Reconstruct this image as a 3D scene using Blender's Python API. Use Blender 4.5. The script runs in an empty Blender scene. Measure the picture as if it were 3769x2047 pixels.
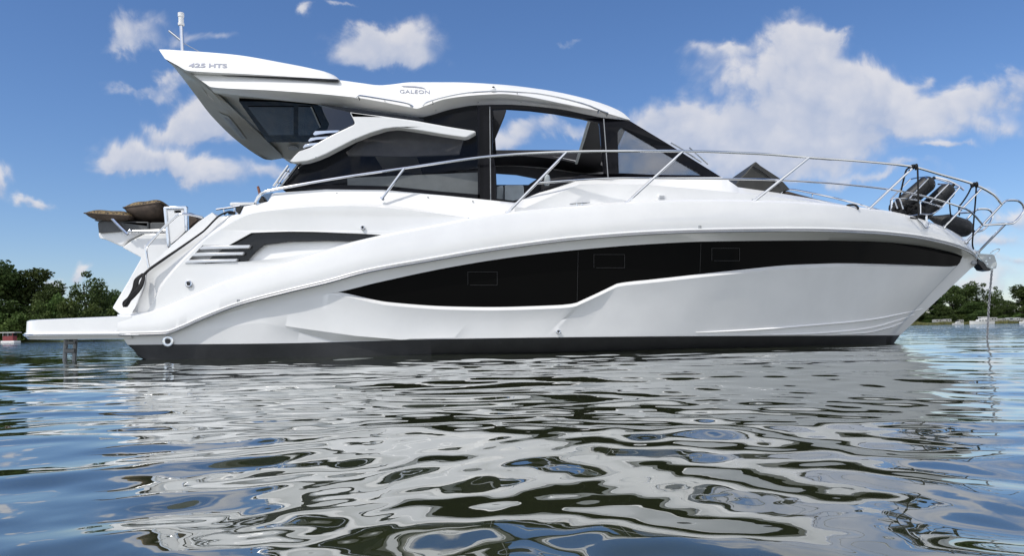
import bpy, bmesh, math, random
import numpy as np
from mathutils import Vector, Matrix
from mathutils.geometry import tessellate_polygon

S = bpy.context.scene
COL = S.collection
R = math.radians

# ------------------------------------------------------------------ camera
F, CX, CY, CAMH, YC = 2911.6, 1884.5, 1221.7, 0.26, 11.5
TH = math.atan(0.0183)
cth, sth = math.cos(TH), math.sin(TH)
cd = bpy.data.cameras.new('camera')
cam = bpy.data.objects.new('camera', cd)
COL.objects.link(cam)
cd.sensor_width = 36.0
cd.lens = F / 3769 * 36
cd.shift_y = (CY - 1023.5) / 3769
cd.clip_start = 0.05
cd.clip_end = 6000
cam.matrix_world = Matrix(((cth, sth, 0, 0), (0, 0, -1, 0), (-sth, cth, 0, CAMH), (0, 0, 0, 1)))
S.camera = cam

# ------------------------------------------------------------------ sun, exposure
SUN = Vector((-0.46, -0.415, 0.785)).normalized()
SUN_E, SKY_S = 2.25, 0.086
ld = bpy.data.lights.new('sun', 'SUN')
ld.energy = SUN_E
ld.angle = R(0.53)
ld.color = (1.0, 0.955, 0.89)
lo = bpy.data.objects.new('sun', ld)
COL.objects.link(lo)
lo.rotation_euler = SUN.to_track_quat('Z', 'Y').to_euler()
S.view_settings.view_transform = 'Standard'
S.view_settings.look = 'None'
S.view_settings.gamma = 1
S.view_settings.exposure = 0.36
S.render.engine = 'CYCLES'
cy = S.cycles
cy.use_denoising = True
cy.max_bounces = 8
cy.diffuse_bounces = 3
cy.glossy_bounces = 4
cy.transparent_max_bounces = 12
cy.sample_clamp_indirect = 6
cy.blur_glossy = 0.3
cy.caustics_refractive = False

# ------------------------------------------------------------------ world: sky and clouds
W = bpy.data.worlds.new('World')
S.world = W
W.use_nodes = True
nt = W.node_tree
nt.nodes.clear()
N, L = nt.nodes, nt.links


def val(n, i, v):
    if isinstance(v, bpy.types.NodeSocket):
        n.id_data.links.new(v, n.inputs[i])
    else:
        n.inputs[i].default_value = v


def mth(t, op, a, b=None, c=None, clamp=False):
    n = t.nodes.new('ShaderNodeMath')
    n.operation = op
    n.use_clamp = clamp
    for i, v in enumerate((a, b, c)):
        if v is not None:
            val(n, i, v)
    return n.outputs[0]


def vmt(t, op, a, b=None):
    n = t.nodes.new('ShaderNodeVectorMath')
    n.operation = op
    val(n, 0, a)
    if b is not None:
        val(n, 1, b)
    return n.outputs['Value'] if op in ('LENGTH', 'DOT_PRODUCT') else n.outputs[0]


def smooth(t, x, lo_, hi_):
    n = t.nodes.new('ShaderNodeMapRange')
    n.interpolation_type = 'SMOOTHSTEP'
    val(n, 'Value', x)
    val(n, 'From Min', lo_)
    val(n, 'From Max', hi_)
    return n.outputs[0]


def noise(t, vec, scale, detail=6.0, rough=0.55, dist=0.0):
    n = t.nodes.new('ShaderNodeTexNoise')
    val(n, 'Vector', vec)
    val(n, 'Scale', scale)
    val(n, 'Detail', detail)
    val(n, 'Roughness', rough)
    val(n, 'Distortion', dist)
    return n


def mixc(t, f, a, b, mode='MIX'):
    n = t.nodes.new('ShaderNodeMix')
    n.data_type = 'RGBA'
    n.blend_type = mode
    val(n, 0, f)
    val(n, 6, a)
    val(n, 7, b)
    return n.outputs[2]


def build_world():
    sky = N.new('ShaderNodeTexSky')
    sky.sky_type = 'NISHITA'
    sky.sun_disc = False
    sky.sun_elevation = math.asin(SUN.z)
    sky.sun_rotation = math.atan2(SUN.x, SUN.y)
    sky.altitude = 50
    sky.air_density = 1.0
    sky.dust_density = 0.35
    sky.ozone_density = 3.5
    tc = N.new('ShaderNodeTexCoord')
    d = tc.outputs['Generated']
    sep = N.new('ShaderNodeSeparateXYZ')
    L.new(d, sep.inputs[0])
    dy = mth(nt, 'MAXIMUM', sep.outputs[1], 0.02)
    u = mth(nt, 'DIVIDE', sep.outputs[0], dy)
    v = mth(nt, 'DIVIDE', sep.outputs[2], dy)
    comb = N.new('ShaderNodeCombineXYZ')
    L.new(u, comb.inputs[0])
    L.new(v, comb.inputs[1])
    uv = comb.outputs[0]
    n1 = noise(nt, uv, 9.0, 8, 0.58, 0.3)
    n1.noise_dimensions = '2D'
    n2 = noise(nt, uv, 26.0, 7, 0.58, 0.2)
    n2.noise_dimensions = '2D'
    # billowing warp of the cloud outlines
    wv = vmt(nt, 'ADD', uv, vmt(nt, 'MULTIPLY', vmt(nt, 'SUBTRACT', n2.outputs['Color'], (0.5, 0.5, 0.5)), (0.035, 0.03, 0)))

    def billow(sc):
        vo = N.new('ShaderNodeTexVoronoi')
        vo.voronoi_dimensions = '2D'
        vo.feature = 'SMOOTH_F1'
        vo.inputs['Scale'].default_value = sc
        vo.inputs['Smoothness'].default_value = 0.35
        L.new(wv, vo.inputs['Vector'])
        return mth(nt, 'SUBTRACT', 0.42, vo.outputs['Distance'])
    bil = mth(nt, 'ADD', mth(nt, 'MULTIPLY', billow(20), 0.55), mth(nt, 'MULTIPLY', billow(52), 0.35))
    w = vmt(nt, 'SUBTRACT', n1.outputs['Color'], (0.5, 0.5, 0.5))
    w = vmt(nt, 'MULTIPLY', w, (0.10, 0.085, 0.0))
    p = vmt(nt, 'ADD', uv, w)
    # clouds by bearing and height: x, y, half width, half height (photo units of 1/1990 of the focal length), weight
    cl = [(930, 140, 80, 42, 1.25), (1035, 112, 75, 52, 1.3), (975, 168, 115, 22, 0.9), (925, 92, 42, 32, 1.15),
          (325, 72, 85, 38, 0.72), (300, 100, 70, 20, 0.6), (510, 98, 65, 13, 0.6), (430, 100, 40, 20, 0.4),
          (445, 212, 62, 30, 0.85), (335, 222, 55, 16, 0.65),
          (500, 305, 72, 44, 1.15), (560, 282, 55, 46, 1.15), (430, 330, 50, 24, 0.95), (540, 345, 60, 20, 0.7),
          (350, 400, 85, 34, 1.3), (445, 418, 55, 28, 1.1), (560, 438, 75, 30, 1.05), (290, 425, 55, 20, 0.95), (420, 446, 90, 16, 0.6),
          (690, 440, 45, 22, 0.95), (8, 450, 34, 32, 1.2), (85, 510, 32, 20, 0.95), (230, 690, 24, 22, 0.9),
          (150, 722, 30, 14, 0.8),
          (1900, 205, 150, 62, 0.95), (2000, 105, 62, 48, 1.25), (2085, 88, 28, 42, 1.15), (2040, 160, 75, 50, 0.95), (1790, 300, 180, 44, 0.95),
          (2120, 245, 150, 60, 0.9), (2190, 200, 60, 36, 0.95), (2300, 210, 40, 30, 0.7), (1900, 340, 260, 42, 0.85), (2060, 360, 130, 36, 0.9), (1990, 275, 200, 60, 0.6),
          (2230, 275, 120, 42, 0.95), (2360, 265, 140, 30, 0.8), (2480, 235, 120, 26, 0.75), (2560, 205, 80, 26, 0.8), (1790, 130, 60, 22, 0.5), (1870, 120, 26, 18, 0.6),
          (2390, 370, 60, 9, 0.75), (2340, 185, 18, 13, 0.7), (2010, 30, 50, 16, 0.4), (1350, 330, 100, 24, 0.95),
          (1275, 362, 50, 18, 1.05), (1450, 350, 80, 14, 0.7), (790, 35, 20, 14, 0.72), (1410, 100, 46, 10, 0.72),
          (1960, 400, 260, 40, 0.6), (2300, 330, 160, 30, 0.6), (2480, 300, 120, 26, 0.6), (1700, 330, 110, 50, 0.8), (2540, 540, 70, 32, 0.9), (2480, 600, 110, 18, 0.85), (2540, 655, 40, 15, 1.0), (2430, 480, 120, 14, 0.5),
          (2480, 700, 140, 26, 0.7), (860, 15, 26, 9, 0.5), (1720, 425, 240, 40, 0.6), (1900, 420, 160, 40, 0.45), (2250, 440, 160, 14, 0.55)]
    tot, ht = None, None
    for (x, y, rx, ry, wt) in cl:
        x0, y0 = (x - 1288) / 1990, -(y - 835) / 1990
        uc, vc = x0 * cth + y0 * sth, -x0 * sth + y0 * cth
        q = vmt(nt, 'SUBTRACT', p, (uc, vc, 0))
        q = vmt(nt, 'MULTIPLY', q, (1990 / rx, 1990 / ry, 0))
        r2 = vmt(nt, 'DOT_PRODUCT', q, q)
        e = mth(nt, 'MULTIPLY', mth(nt, 'POWER', 2.718, mth(nt, 'MULTIPLY', r2, -0.9)), wt)
        hq = mth(nt, 'MULTIPLY', e, vmt(nt, 'DOT_PRODUCT', q, (0, 1, 0)))
        tot = e if tot is None else mth(nt, 'ADD', tot, e)
        ht = hq if ht is None else mth(nt, 'ADD', ht, hq)
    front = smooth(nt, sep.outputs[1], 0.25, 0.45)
    # the rest of the sky: unseen cloud cover, thickened to brighten the shaded hull
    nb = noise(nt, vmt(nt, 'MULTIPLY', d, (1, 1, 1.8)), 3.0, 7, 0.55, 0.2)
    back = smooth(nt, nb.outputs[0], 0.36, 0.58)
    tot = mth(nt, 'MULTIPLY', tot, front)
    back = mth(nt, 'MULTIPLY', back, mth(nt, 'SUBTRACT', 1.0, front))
    det = mth(nt, 'ADD', mth(nt, 'MULTIPLY', mth(nt, 'SUBTRACT', n2.outputs[0], 0.5), 0.45),
              mth(nt, 'MULTIPLY', mth(nt, 'SUBTRACT', n1.outputs[0], 0.5), 1.0))
    det = mth(nt, 'ADD', det, bil)
    fld = mth(nt, 'ADD', tot, mth(nt, 'MULTIPLY', det, mth(nt, 'ADD', 0.25, mth(nt, 'MINIMUM', tot, 0.9))))
    dens = smooth(nt, fld, 0.13, 1.12)
    dens = mth(nt, 'MULTIPLY', dens, 0.86)
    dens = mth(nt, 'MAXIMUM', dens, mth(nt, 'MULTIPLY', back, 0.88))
    hh = mth(nt, 'DIVIDE', ht, mth(nt, 'ADD', mth(nt, 'MAXIMUM', tot, 0.0), 0.15))
    lit = mth(nt, 'ADD', mth(nt, 'MULTIPLY', hh, 0.55), mth(nt, 'MULTIPLY', det, 0.55))
    lit = smooth(nt, lit, -0.75, 0.55)
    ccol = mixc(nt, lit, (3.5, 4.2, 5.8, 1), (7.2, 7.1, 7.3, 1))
    # clouds behind the viewer, added extra bright to fill the hull's shade
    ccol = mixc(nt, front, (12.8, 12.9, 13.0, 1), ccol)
    # a little more blue in the clear sky
    hsv = N.new('ShaderNodeHueSaturation')
    hsv.inputs['Saturation'].default_value = 1.12
    hsv.inputs['Value'].default_value = 1.0
    L.new(sky.outputs[0], hsv.inputs['Color'])
    tint = mixc(nt, 1.0, hsv.outputs[0], (0.97, 0.99, 1.13, 1), 'MULTIPLY')
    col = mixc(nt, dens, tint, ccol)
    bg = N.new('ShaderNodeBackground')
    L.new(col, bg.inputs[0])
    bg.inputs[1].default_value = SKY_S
    out = N.new('ShaderNodeOutputWorld')
    L.new(bg.outputs[0], out.inputs[0])


build_world()


# ------------------------------------------------------------------ materials
def material(name, col=(0.8, 0.8, 0.8), rough=0.4, metal=0.0, alpha=1.0, coat=0.0, ior=1.45, vary=0.0, vscale=8.0, bump=0.0, bscale=60.0, spec=0.5, transmission=0.0):
    m = bpy.data.materials.new(name)
    m.use_nodes = True
    t = m.node_tree
    p = t.nodes['Principled BSDF']
    p.inputs['Base Color'].default_value = (*col, 1)
    p.inputs['Roughness'].default_value = rough
    p.inputs['Metallic'].default_value = metal
    p.inputs['Alpha'].default_value = alpha
    p.inputs['Coat Weight'].default_value = coat
    p.inputs['Coat Roughness'].default_value = 0.04
    p.inputs['IOR'].default_value = ior
    p.inputs['Specular IOR Level'].default_value = spec
    tc = t.nodes.new('ShaderNodeTexCoord')
    if vary:
        n = noise(t, tc.outputs['Object'], vscale, 5, 0.6)
        f = smooth(t, n.outputs[0], 0.3, 0.7)
        a = tuple(max(0, c * (1 - vary)) for c in col) + (1,)
        b = tuple(min(1, c * (1 + vary)) for c in col) + (1,)
        t.links.new(mixc(t, f, a, b), p.inputs['Base Color'])
        r = mth(t, 'ADD', mth(t, 'MULTIPLY', n.outputs[0], 0.12), rough - 0.06)
        t.links.new(r, p.inputs['Roughness'])
    if bump:
        n = noise(t, tc.outputs['Object'], bscale, 4, 0.6)
        bn = t.nodes.new('ShaderNodeBump')
        bn.inputs['Strength'].default_value = bump
        bn.inputs['Distance'].default_value = 0.01
        t.links.new(n.outputs[0], bn.inputs['Height'])
        t.links.new(bn.outputs[0], p.inputs['Normal'])
    return m


M = {}
M['gel'] = material('white_gelcoat', (0.80, 0.80, 0.79), 0.22, coat=0.8, vary=0.025, vscale=2.2)
M['roofwhite'] = material('white_roof_gelcoat', (0.80, 0.80, 0.785), 0.25, coat=0.3, vary=0.02, vscale=2)
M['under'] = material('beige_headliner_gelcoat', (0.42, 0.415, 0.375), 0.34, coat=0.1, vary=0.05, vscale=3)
M['boot'] = material('dark_grey_antifouling', (0.046, 0.047, 0.050), 0.55, vary=0.1, vscale=5, bump=0.2)
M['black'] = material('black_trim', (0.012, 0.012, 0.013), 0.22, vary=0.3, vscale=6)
M['hullglass'] = material('black_hull_glass', (0.002, 0.002, 0.002), 0.04, spec=0.04)
M['lining'] = material('black_cabin_lining', (0.012, 0.012, 0.014), 0.6, vary=0.3)
M['frame'] = material('black_window_frame', (0.007, 0.007, 0.009), 0.15, vary=0.3, vscale=4, spec=0.15)
M['hatchglass'] = material('smoked_hatch_glass', (0.010, 0.011, 0.013), 0.06, spec=0.25)
M['louvre'] = material('silver_louvre_paint', (0.66, 0.67, 0.69), 0.3, 0.35)
M['steel'] = material('polished_steel', (0.72, 0.73, 0.75), 0.09, 1.0)
M['chrome'] = material('brushed_chrome', (0.78, 0.79, 0.81), 0.2, 1.0, vary=0.05)
M['grey'] = material('grey_plastic', (0.30, 0.31, 0.32), 0.4, vary=0.1)
M['rail'] = material('grey_rubbing_strip', (0.22, 0.22, 0.23), 0.3, 0.4, vary=0.15)
M['navy'] = material('navy_gloss_panel', (0.012, 0.015, 0.026), 0.08, coat=0.5)
M['rope'] = material('black_rope', (0.012, 0.012, 0.013), 0.8, bump=0.8, bscale=90)
M['rubber'] = material('black_fender_cover', (0.012, 0.013, 0.015), 0.5, vary=0.3, vscale=12, bump=0.3, bscale=40)
M['vinyl'] = material('charcoal_vinyl', (0.085, 0.088, 0.09), 0.55, vary=0.12, bump=0.2, bscale=50)
M['olive'] = material('grey_brown_upholstery', (0.03, 0.03, 0.027), 0.6, vary=0.15, bump=0.2)
M['brown'] = material('brown_velvet', (0.075, 0.055, 0.042), 0.75, vary=0.25, vscale=9, bump=0.4, bscale=30)
M['teak'] = material('varnished_teak', (0.22, 0.09, 0.055), 0.4, vary=0.25, vscale=30)
M['cabinet'] = material('pale_grey_locker', (0.42, 0.45, 0.45), 0.4, vary=0.05)
M['seat'] = material('pale_seat_leather', (0.45, 0.5, 0.52), 0.5, vary=0.08)
M['silver'] = material('silver_lettering', (0.33, 0.34, 0.40), 0.3, 0.5)
M['galv'] = material('galvanised_chain', (0.33, 0.33, 0.34), 0.45, 0.7, vary=0.3, vscale=40)
M['sideglass'] = material('smoked_side_glass', (0.006, 0.007, 0.010), 0.03, alpha=0.42, spec=0.4)
M['port'] = material('dark_port_frame', (0.022, 0.022, 0.024), 0.3)
M['blind'] = material('grey_blind', (0.20, 0.20, 0.21), 0.7, vary=0.1)
M['clearglass'] = material('tinted_quarter_glass', (0.085, 0.095, 0.11), 0.03, alpha=0.42, spec=0.3)
M['screen'] = material('windscreen_glass', (0.05, 0.06, 0.07), 0.03, alpha=0.14)


def leopard():
    m = material('leopard_print_fabric', (0.4, 0.3, 0.18), 0.7)
    t = m.node_tree
    p = t.nodes['Principled BSDF']
    tc = t.nodes.new('ShaderNodeTexCoord')
    vo = t.nodes.new('ShaderNodeTexVoronoi')
    vo.feature = 'SMOOTH_F1'
    vo.inputs['Scale'].default_value = 56
    nz = noise(t, tc.outputs['Object'], 60, 3, 0.6)
    t.links.new(tc.outputs['Object'], vo.inputs['Vector'])
    f = mth(t, 'ADD', vo.outputs['Distance'], mth(t, 'MULTIPLY', nz.outputs[0], 0.35))
    f = smooth(t, f, 0.48, 0.66)
    c = mixc(t, f, (0.010, 0.008, 0.006, 1), (0.20, 0.14, 0.062, 1))
    t.links.new(c, p.inputs['Base Color'])
    return m


M['leopard'] = leopard()


# ------------------------------------------------------------------ mesh helpers
ORIGIN = {}


def P(px, py, b):
    """photo bearing + distance b in front of the boat's centre plane -> point in the world (metres)"""
    Y = YC - b
    return PY(px, py, Y)


def PY(px, py, Y):
    dx, dy = px - CX, -(py - CY)
    return Vector((Y * (dx * cth + dy * sth) / F, Y, CAMH + Y * (-dx * sth + dy * cth) / F))


HEEL = 0.055


def mir(p, heel=0.0):
    Ym = 2 * YC - p[1]
    return Vector((p[0], Ym, p[2] - heel * (Ym - p[1])))


def pchip(x, y, xi):
    x, y = np.asarray(x, float), np.asarray(y, float)
    h = np.diff(x)
    dl = np.diff(y) / h
    n = len(x)
    if n == 2:
        return y[0] + dl[0] * (xi - x[0])
    m = np.zeros(n)
    for i in range(1, n - 1):
        if dl[i - 1] * dl[i] > 0:
            w1, w2 = 2 * h[i] + h[i - 1], h[i] + 2 * h[i - 1]
            m[i] = (w1 + w2) / (w1 / dl[i - 1] + w2 / dl[i])
    m[0], m[-1] = dl[0], dl[-1]
    i = np.clip(np.searchsorted(x, xi) - 1, 0, n - 2)
    s = (xi - x[i]) / h[i]
    return ((1 + 2 * s) * (1 - s) ** 2 * y[i] + s * (1 - s) ** 2 * h[i] * m[i] + s * s * (3 - 2 * s) * y[i + 1] + s * s * (s - 1) * h[i] * m[i + 1])


def fn(kn):
    xs, ys = [k[0] for k in kn], [k[1] for k in kn]
    return lambda q: float(pchip(xs, ys, np.clip(q, xs[0], xs[-1])))


def crv(pts, n):
    """smooth curve through 2-D/3-D knots by chord length"""
    a = np.array(pts, float)
    s = np.concatenate([[0], np.cumsum(np.linalg.norm(np.diff(a[:, :2], axis=0), axis=1) + 1e-6)])
    si = np.linspace(0, s[-1], n)
    return np.stack([pchip(s, a[:, k], si) for k in range(a.shape[1])], 1)


def crv3(pts, n):
    """smooth Catmull-Rom through world points"""
    a = np.array([tuple(p) for p in pts], float)
    if len(a) == 2:
        return [Vector(a[0] + (a[1] - a[0]) * k / (n - 1)) for k in range(n)]
    s = np.concatenate([[0], np.cumsum(np.linalg.norm(np.diff(a, axis=0), axis=1) + 1e-9)])
    si = np.linspace(0, s[-1], n)
    m = np.zeros_like(a)
    for i in range(len(a)):
        j, k = max(i - 1, 0), min(i + 1, len(a) - 1)
        m[i] = (a[k] - a[j]) / (s[k] - s[j])
    i = np.clip(np.searchsorted(s, si) - 1, 0, len(a) - 2)
    h = (s[i + 1] - s[i])[:, None]
    t = ((si - s[i]) / (s[i + 1] - s[i]))[:, None]
    r = (1 + 2 * t) * (1 - t) ** 2 * a[i] + t * (1 - t) ** 2 * h * m[i] + t * t * (3 - 2 * t) * a[i + 1] + t * t * (t - 1) * h * m[i + 1]
    return [Vector(q) for q in r]


class MB:
    def __init__(self):
        self.v, self.f, self.mi = [], [], []

    def pts(self, ps):
        k = len(self.v)
        self.v += [Vector(p) for p in ps]
        return list(range(k, k + len(ps)))

    def face(self, ix, mi=0):
        self.f.append(tuple(ix))
        self.mi.append(mi)

    def grid(self, rows, skip=None, mi=0, close_rows=False):
        ids = [self.pts(r) for r in rows]
        nr = len(rows)
        for i in range(nr if close_rows else nr - 1):
            a, b = ids[i], ids[(i + 1) % nr]
            for j in range(len(a) - 1):
                if skip and skip(i, j):
                    continue
                q = [a[j], a[j + 1], b[j + 1], b[j]]
                self.face(q, mi)
        return ids

    def tube(self, ps, r, seg=8, closed=False, cap=True, mi=0):
        ps = [Vector(p) for p in ps]
        n = len(ps)
        up = None
        rings = []
        for i, p in enumerate(ps):
            a = ps[(i - 1) % n] if (closed or i > 0) else p
            b = ps[(i + 1) % n] if (closed or i < n - 1) else p
            t = (b - a).normalized()
            if up is None:
                up = t.orthogonal().normalized()
            up = (up - t * up.dot(t))
            up = up.normalized() if up.length > 1e-6 else t.orthogonal().normalized()
            w = t.cross(up)
            rr = r[i] if isinstance(r, (list, tuple, np.ndarray)) else r
            rings.append([p + (up * math.cos(2 * math.pi * k / seg) + w * math.sin(2 * math.pi * k / seg)) * rr for k in range(seg)])
        ids = [self.pts(g) for g in rings]
        for i in range(n if closed else n - 1):
            a, b = ids[i], ids[(i + 1) % n]
            for k in range(seg):
                self.face((a[k], a[(k + 1) % seg], b[(k + 1) % seg], b[k]), mi)
        if cap and not closed:
            self.face(ids[0][::-1], mi)
            self.face(ids[-1], mi)

    def slab(self, poly, b, th, holes=(), mi=0):
        """plate cut to an outline: front at b (number or function of px), th thick away from the viewer"""
        bf = b if callable(b) else (lambda x: b)
        loops = [poly] + list(holes)
        flat = [p for l in loops for p in l]
        front = self.pts([P(p[0], p[1], p[2] if len(p) > 2 else bf(p[0])) for p in flat])
        tri = tessellate_polygon([[Vector((p[0], p[1], 0)) for p in l] for l in loops])
        for t in tri:
            self.face([front[k] for k in t], mi)
        if th:
            back = self.pts([self.v[i] + Vector((0, th, 0)) for i in front])
            for t in tri:
                self.face([back[k] for k in reversed(t)], mi)
            o = 0
            for l in loops:
                n = len(l)
                for k in range(n):
                    i, j = o + k, o + (k + 1) % n
                    self.face((front[i], front[j], back[j], back[i]), mi)
                o += n

    def box(self, c, s, rz=0.0, mi=0):
        c = Vector(c)
        rot = Matrix.Rotation(rz, 3, 'Z')
        ps = [c + rot @ Vector((sx * s[0] / 2, sy * s[1] / 2, sz * s[2] / 2)) for sz in (-1, 1) for sx, sy in ((-1, -1), (1, -1), (1, 1), (-1, 1))]
        i = self.pts(ps)
        for q in ((3, 2, 1, 0), (4, 5, 6, 7), (0, 1, 5, 4), (1, 2, 6, 5), (2, 3, 7, 6), (3, 0, 4, 7)):
            self.face([i[k] for k in q], mi)

    def ball(self, c, r, seg=12, rings=8, sc=(1, 1, 1), mi=0):
        rows = []
        for i in range(rings + 1):
            a = math.pi * i / rings
            rows.append([Vector(c) + Vector((sc[0] * r * math.sin(a) * math.cos(2 * math.pi * k / seg), sc[1] * r * math.sin(a) * math.sin(2 * math.pi * k / seg), sc[2] * r * math.cos(a))) for k in range(seg + 1)])
        self.grid(rows, mi=mi)

    def disc_ring(self, c, r, depth, axis=Vector((0, -1, 0)), seg=20, prof=((1, 0), (1, 1), (0.8, 1.2), (0.55, 1.0), (0.5, 0.4), (0, 0.4)), mi=0):
        a = axis.normalized()
        u = a.orthogonal().normalized()
        w = a.cross(u)
        rows = [[Vector(c) + (u * math.cos(2 * math.pi * k / seg) + w * math.sin(2 * math.pi * k / seg)) * r * q[0] + a * depth * q[1] for k in range(seg + 1)] for q in prof]
        self.grid(rows, mi=mi)

    def build(self, name, mat, parent=None, smooth_=True, angle=35, bevel=0.0, bseg=2, origin=None, merge=2e-5, recalc=True):
        o0 = Vector(origin) if origin is not None else (ORIGIN[parent.name] if parent else Vector())
        me = bpy.data.meshes.new(name)
        bm = bmesh.new()
        vs = [bm.verts.new(p - o0) for p in self.v]
        for q, k in zip(self.f, self.mi):
            if len(set(q)) < 3:
                continue
            try:
                fa = bm.faces.new([vs[i] for i in q])
                fa.material_index = k
            except ValueError:
                pass
        bmesh.ops.remove_doubles(bm, verts=bm.verts, dist=merge)
        bad = [fa for fa in bm.faces if fa.calc_area() < 1e-10]
        if bad:
            bmesh.ops.delete(bm, geom=bad, context='FACES_ONLY')
        if recalc:
            bmesh.ops.recalc_face_normals(bm, faces=bm.faces)
        bm.to_mesh(me)
        bm.free()
        for m_ in (mat if isinstance(mat, (list, tuple)) else [mat]):
            me.materials.append(M[m_] if isinstance(m_, str) else m_)
        ob = bpy.data.objects.new(name, me)
        COL.objects.link(ob)
        if parent is not None:
            ob.parent = parent
            ORIGIN[ob.name] = o0
        else:
            ob.location = o0
            ORIGIN[ob.name] = o0
        if smooth_:
            me.shade_smooth()
            me.set_sharp_from_angle(angle=R(angle))
        if bevel:
            bv = ob.modifiers.new('bevel', 'BEVEL')
            bv.width = bevel
            bv.segments = bseg
            bv.limit_method = 'ANGLE'
            bv.angle_limit = R(40)
            bv.harden_normals = False
        return ob


def empty(name, loc, label, cat, group=None, kind=None):
    o = bpy.data.objects.new(name, None)
    COL.objects.link(o)
    o.location = loc
    o.empty_display_size = 0.2
    ORIGIN[o.name] = Vector(loc)
    tag(o, label, cat, group, kind)
    return o


def tag(o, label=None, cat=None, group=None, kind=None):
    if label:
        o['label'] = label
    if cat:
        o['category'] = cat
    if group:
        o['group'] = group
    if kind:
        o['kind'] = kind
    return o


def T(pts, b=None, n=None):
    """tube path: knots (px, py, b) -> smooth world path"""
    w = [P(p[0], p[1], p[2] if len(p) > 2 else (b(p[0]) if callable(b) else b)) for p in pts]
    return crv3(w, n or max(2, 6 * (len(w) - 1) + 1))


def text_on(body, corners, name, mat, parent, lift=0.004, depth=0.006, offset=0.012, shear=0.0):
    """lettering laid between four corners (top-left, top-right, bottom-right, bottom-left) of a surface"""
    cu = bpy.data.curves.new(name, 'FONT')
    cu.body = body
    cu.extrude = 0.02
    cu.offset = offset
    cu.resolution_u = 3
    cu.shear = shear
    to = bpy.data.objects.new(name, cu)
    COL.objects.link(to)
    dg = bpy.context.evaluated_depsgraph_get()
    me = bpy.data.meshes.new_from_object(to.evaluated_get(dg))
    bpy.data.objects.remove(to)
    xs = [v.co.x for v in me.vertices]
    ys = [v.co.y for v in me.vertices]
    x0, x1, y0, y1 = min(xs), max(xs), min(ys), max(ys)
    tl, tr, br, bl = [Vector(c) for c in corners]
    from mathutils.bvhtree import BVHTree
    o0 = ORIGIN[parent.name]
    bvh = BVHTree.FromPolygons([v.co + o0 for v in parent.data.vertices], [tuple(p_.vertices) for p_ in parent.data.polygons])
    eye = Vector((0, 0, CAMH))
    mb = MB()
    ps = []
    for v in me.vertices:
        u, w = (v.co.x - x0) / (x1 - x0), (v.co.y - y0) / (y1 - y0)
        q = (bl * (1 - u) + br * u) * (1 - w) + (tl * (1 - u) + tr * u) * w
        d = (q - eye).normalized()
        h = bvh.ray_cast(eye, d)
        q = h[0] if h[0] is not None else q
        ps.append(q - d * (lift + (depth if v.co.z > 0 else 0)))
    ids = mb.pts(ps)
    for pl in me.polygons:
        mb.face([ids[k] for k in pl.vertices])
    return mb.build(name, mat, parent, smooth_=False, merge=1e-6)


# ------------------------------------------------------------------ water
def water_material():
    m = bpy.data.materials.new('lake_water')
    m.use_nodes = True
    t = m.node_tree
    p = t.nodes['Principled BSDF']
    p.inputs['Base Color'].default_value = (0.026, 0.032, 0.013, 1)
    p.inputs['Roughness'].default_value = 0.012
    p.inputs['IOR'].default_value = 1.6
    p.inputs['Specular IOR Level'].default_value = 0.5
    tc = t.nodes.new('ShaderNodeTexCoord')
    n1 = noise(t, tc.outputs['Object'], 3.2, 2, 0.5, 0.3)
    n2 = noise(t, tc.outputs['Object'], 11.0, 2, 0.5, 0.2)
    ln = vmt(t, 'LENGTH', tc.outputs['Object'])
    far = smooth(t, ln, 7.0, 40.0)
    h = mth(t, 'ADD', mth(t, 'MULTIPLY', n1.outputs[0], mth(t, 'MULTIPLY', far, 0.075)), mth(t, 'MULTIPLY', n2.outputs[0], mth(t, 'ADD', 0.0003, mth(t, 'MULTIPLY', far, 0.010))))
    bn = t.nodes.new('ShaderNodeBump')
    bn.inputs['Strength'].default_value = 1.0
    bn.inputs['Distance'].default_value = 1.0
    t.links.new(h, bn.inputs['Height'])
    t.links.new(bn.outputs[0], p.inputs['Normal'])
    gl = t.nodes.new('ShaderNodeBsdfGlossy')
    gl.inputs['Color'].default_value = (0.95, 0.97, 0.97, 1)
    gl.inputs['Roughness'].default_value = 0.012
    t.links.new(bn.outputs[0], gl.inputs['Normal'])
    mx = t.nodes.new('ShaderNodeMixShader')
    lw = t.nodes.new('ShaderNodeLayerWeight')
    lw.inputs['Blend'].default_value = 0.5
    t.links.new(bn.outputs[0], lw.inputs['Normal'])
    t.links.new(mth(t, 'MULTIPLY', mth(t, 'POWER', lw.outputs['Facing'], 3.0), 0.48), mx.inputs[0])
    t.links.new(p.outputs[0], mx.inputs[1])
    t.links.new(gl.outputs[0], mx.inputs[2])
    t.links.new(mx.outputs[0], t.nodes['Material Output'].inputs[0])
    return m


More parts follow.
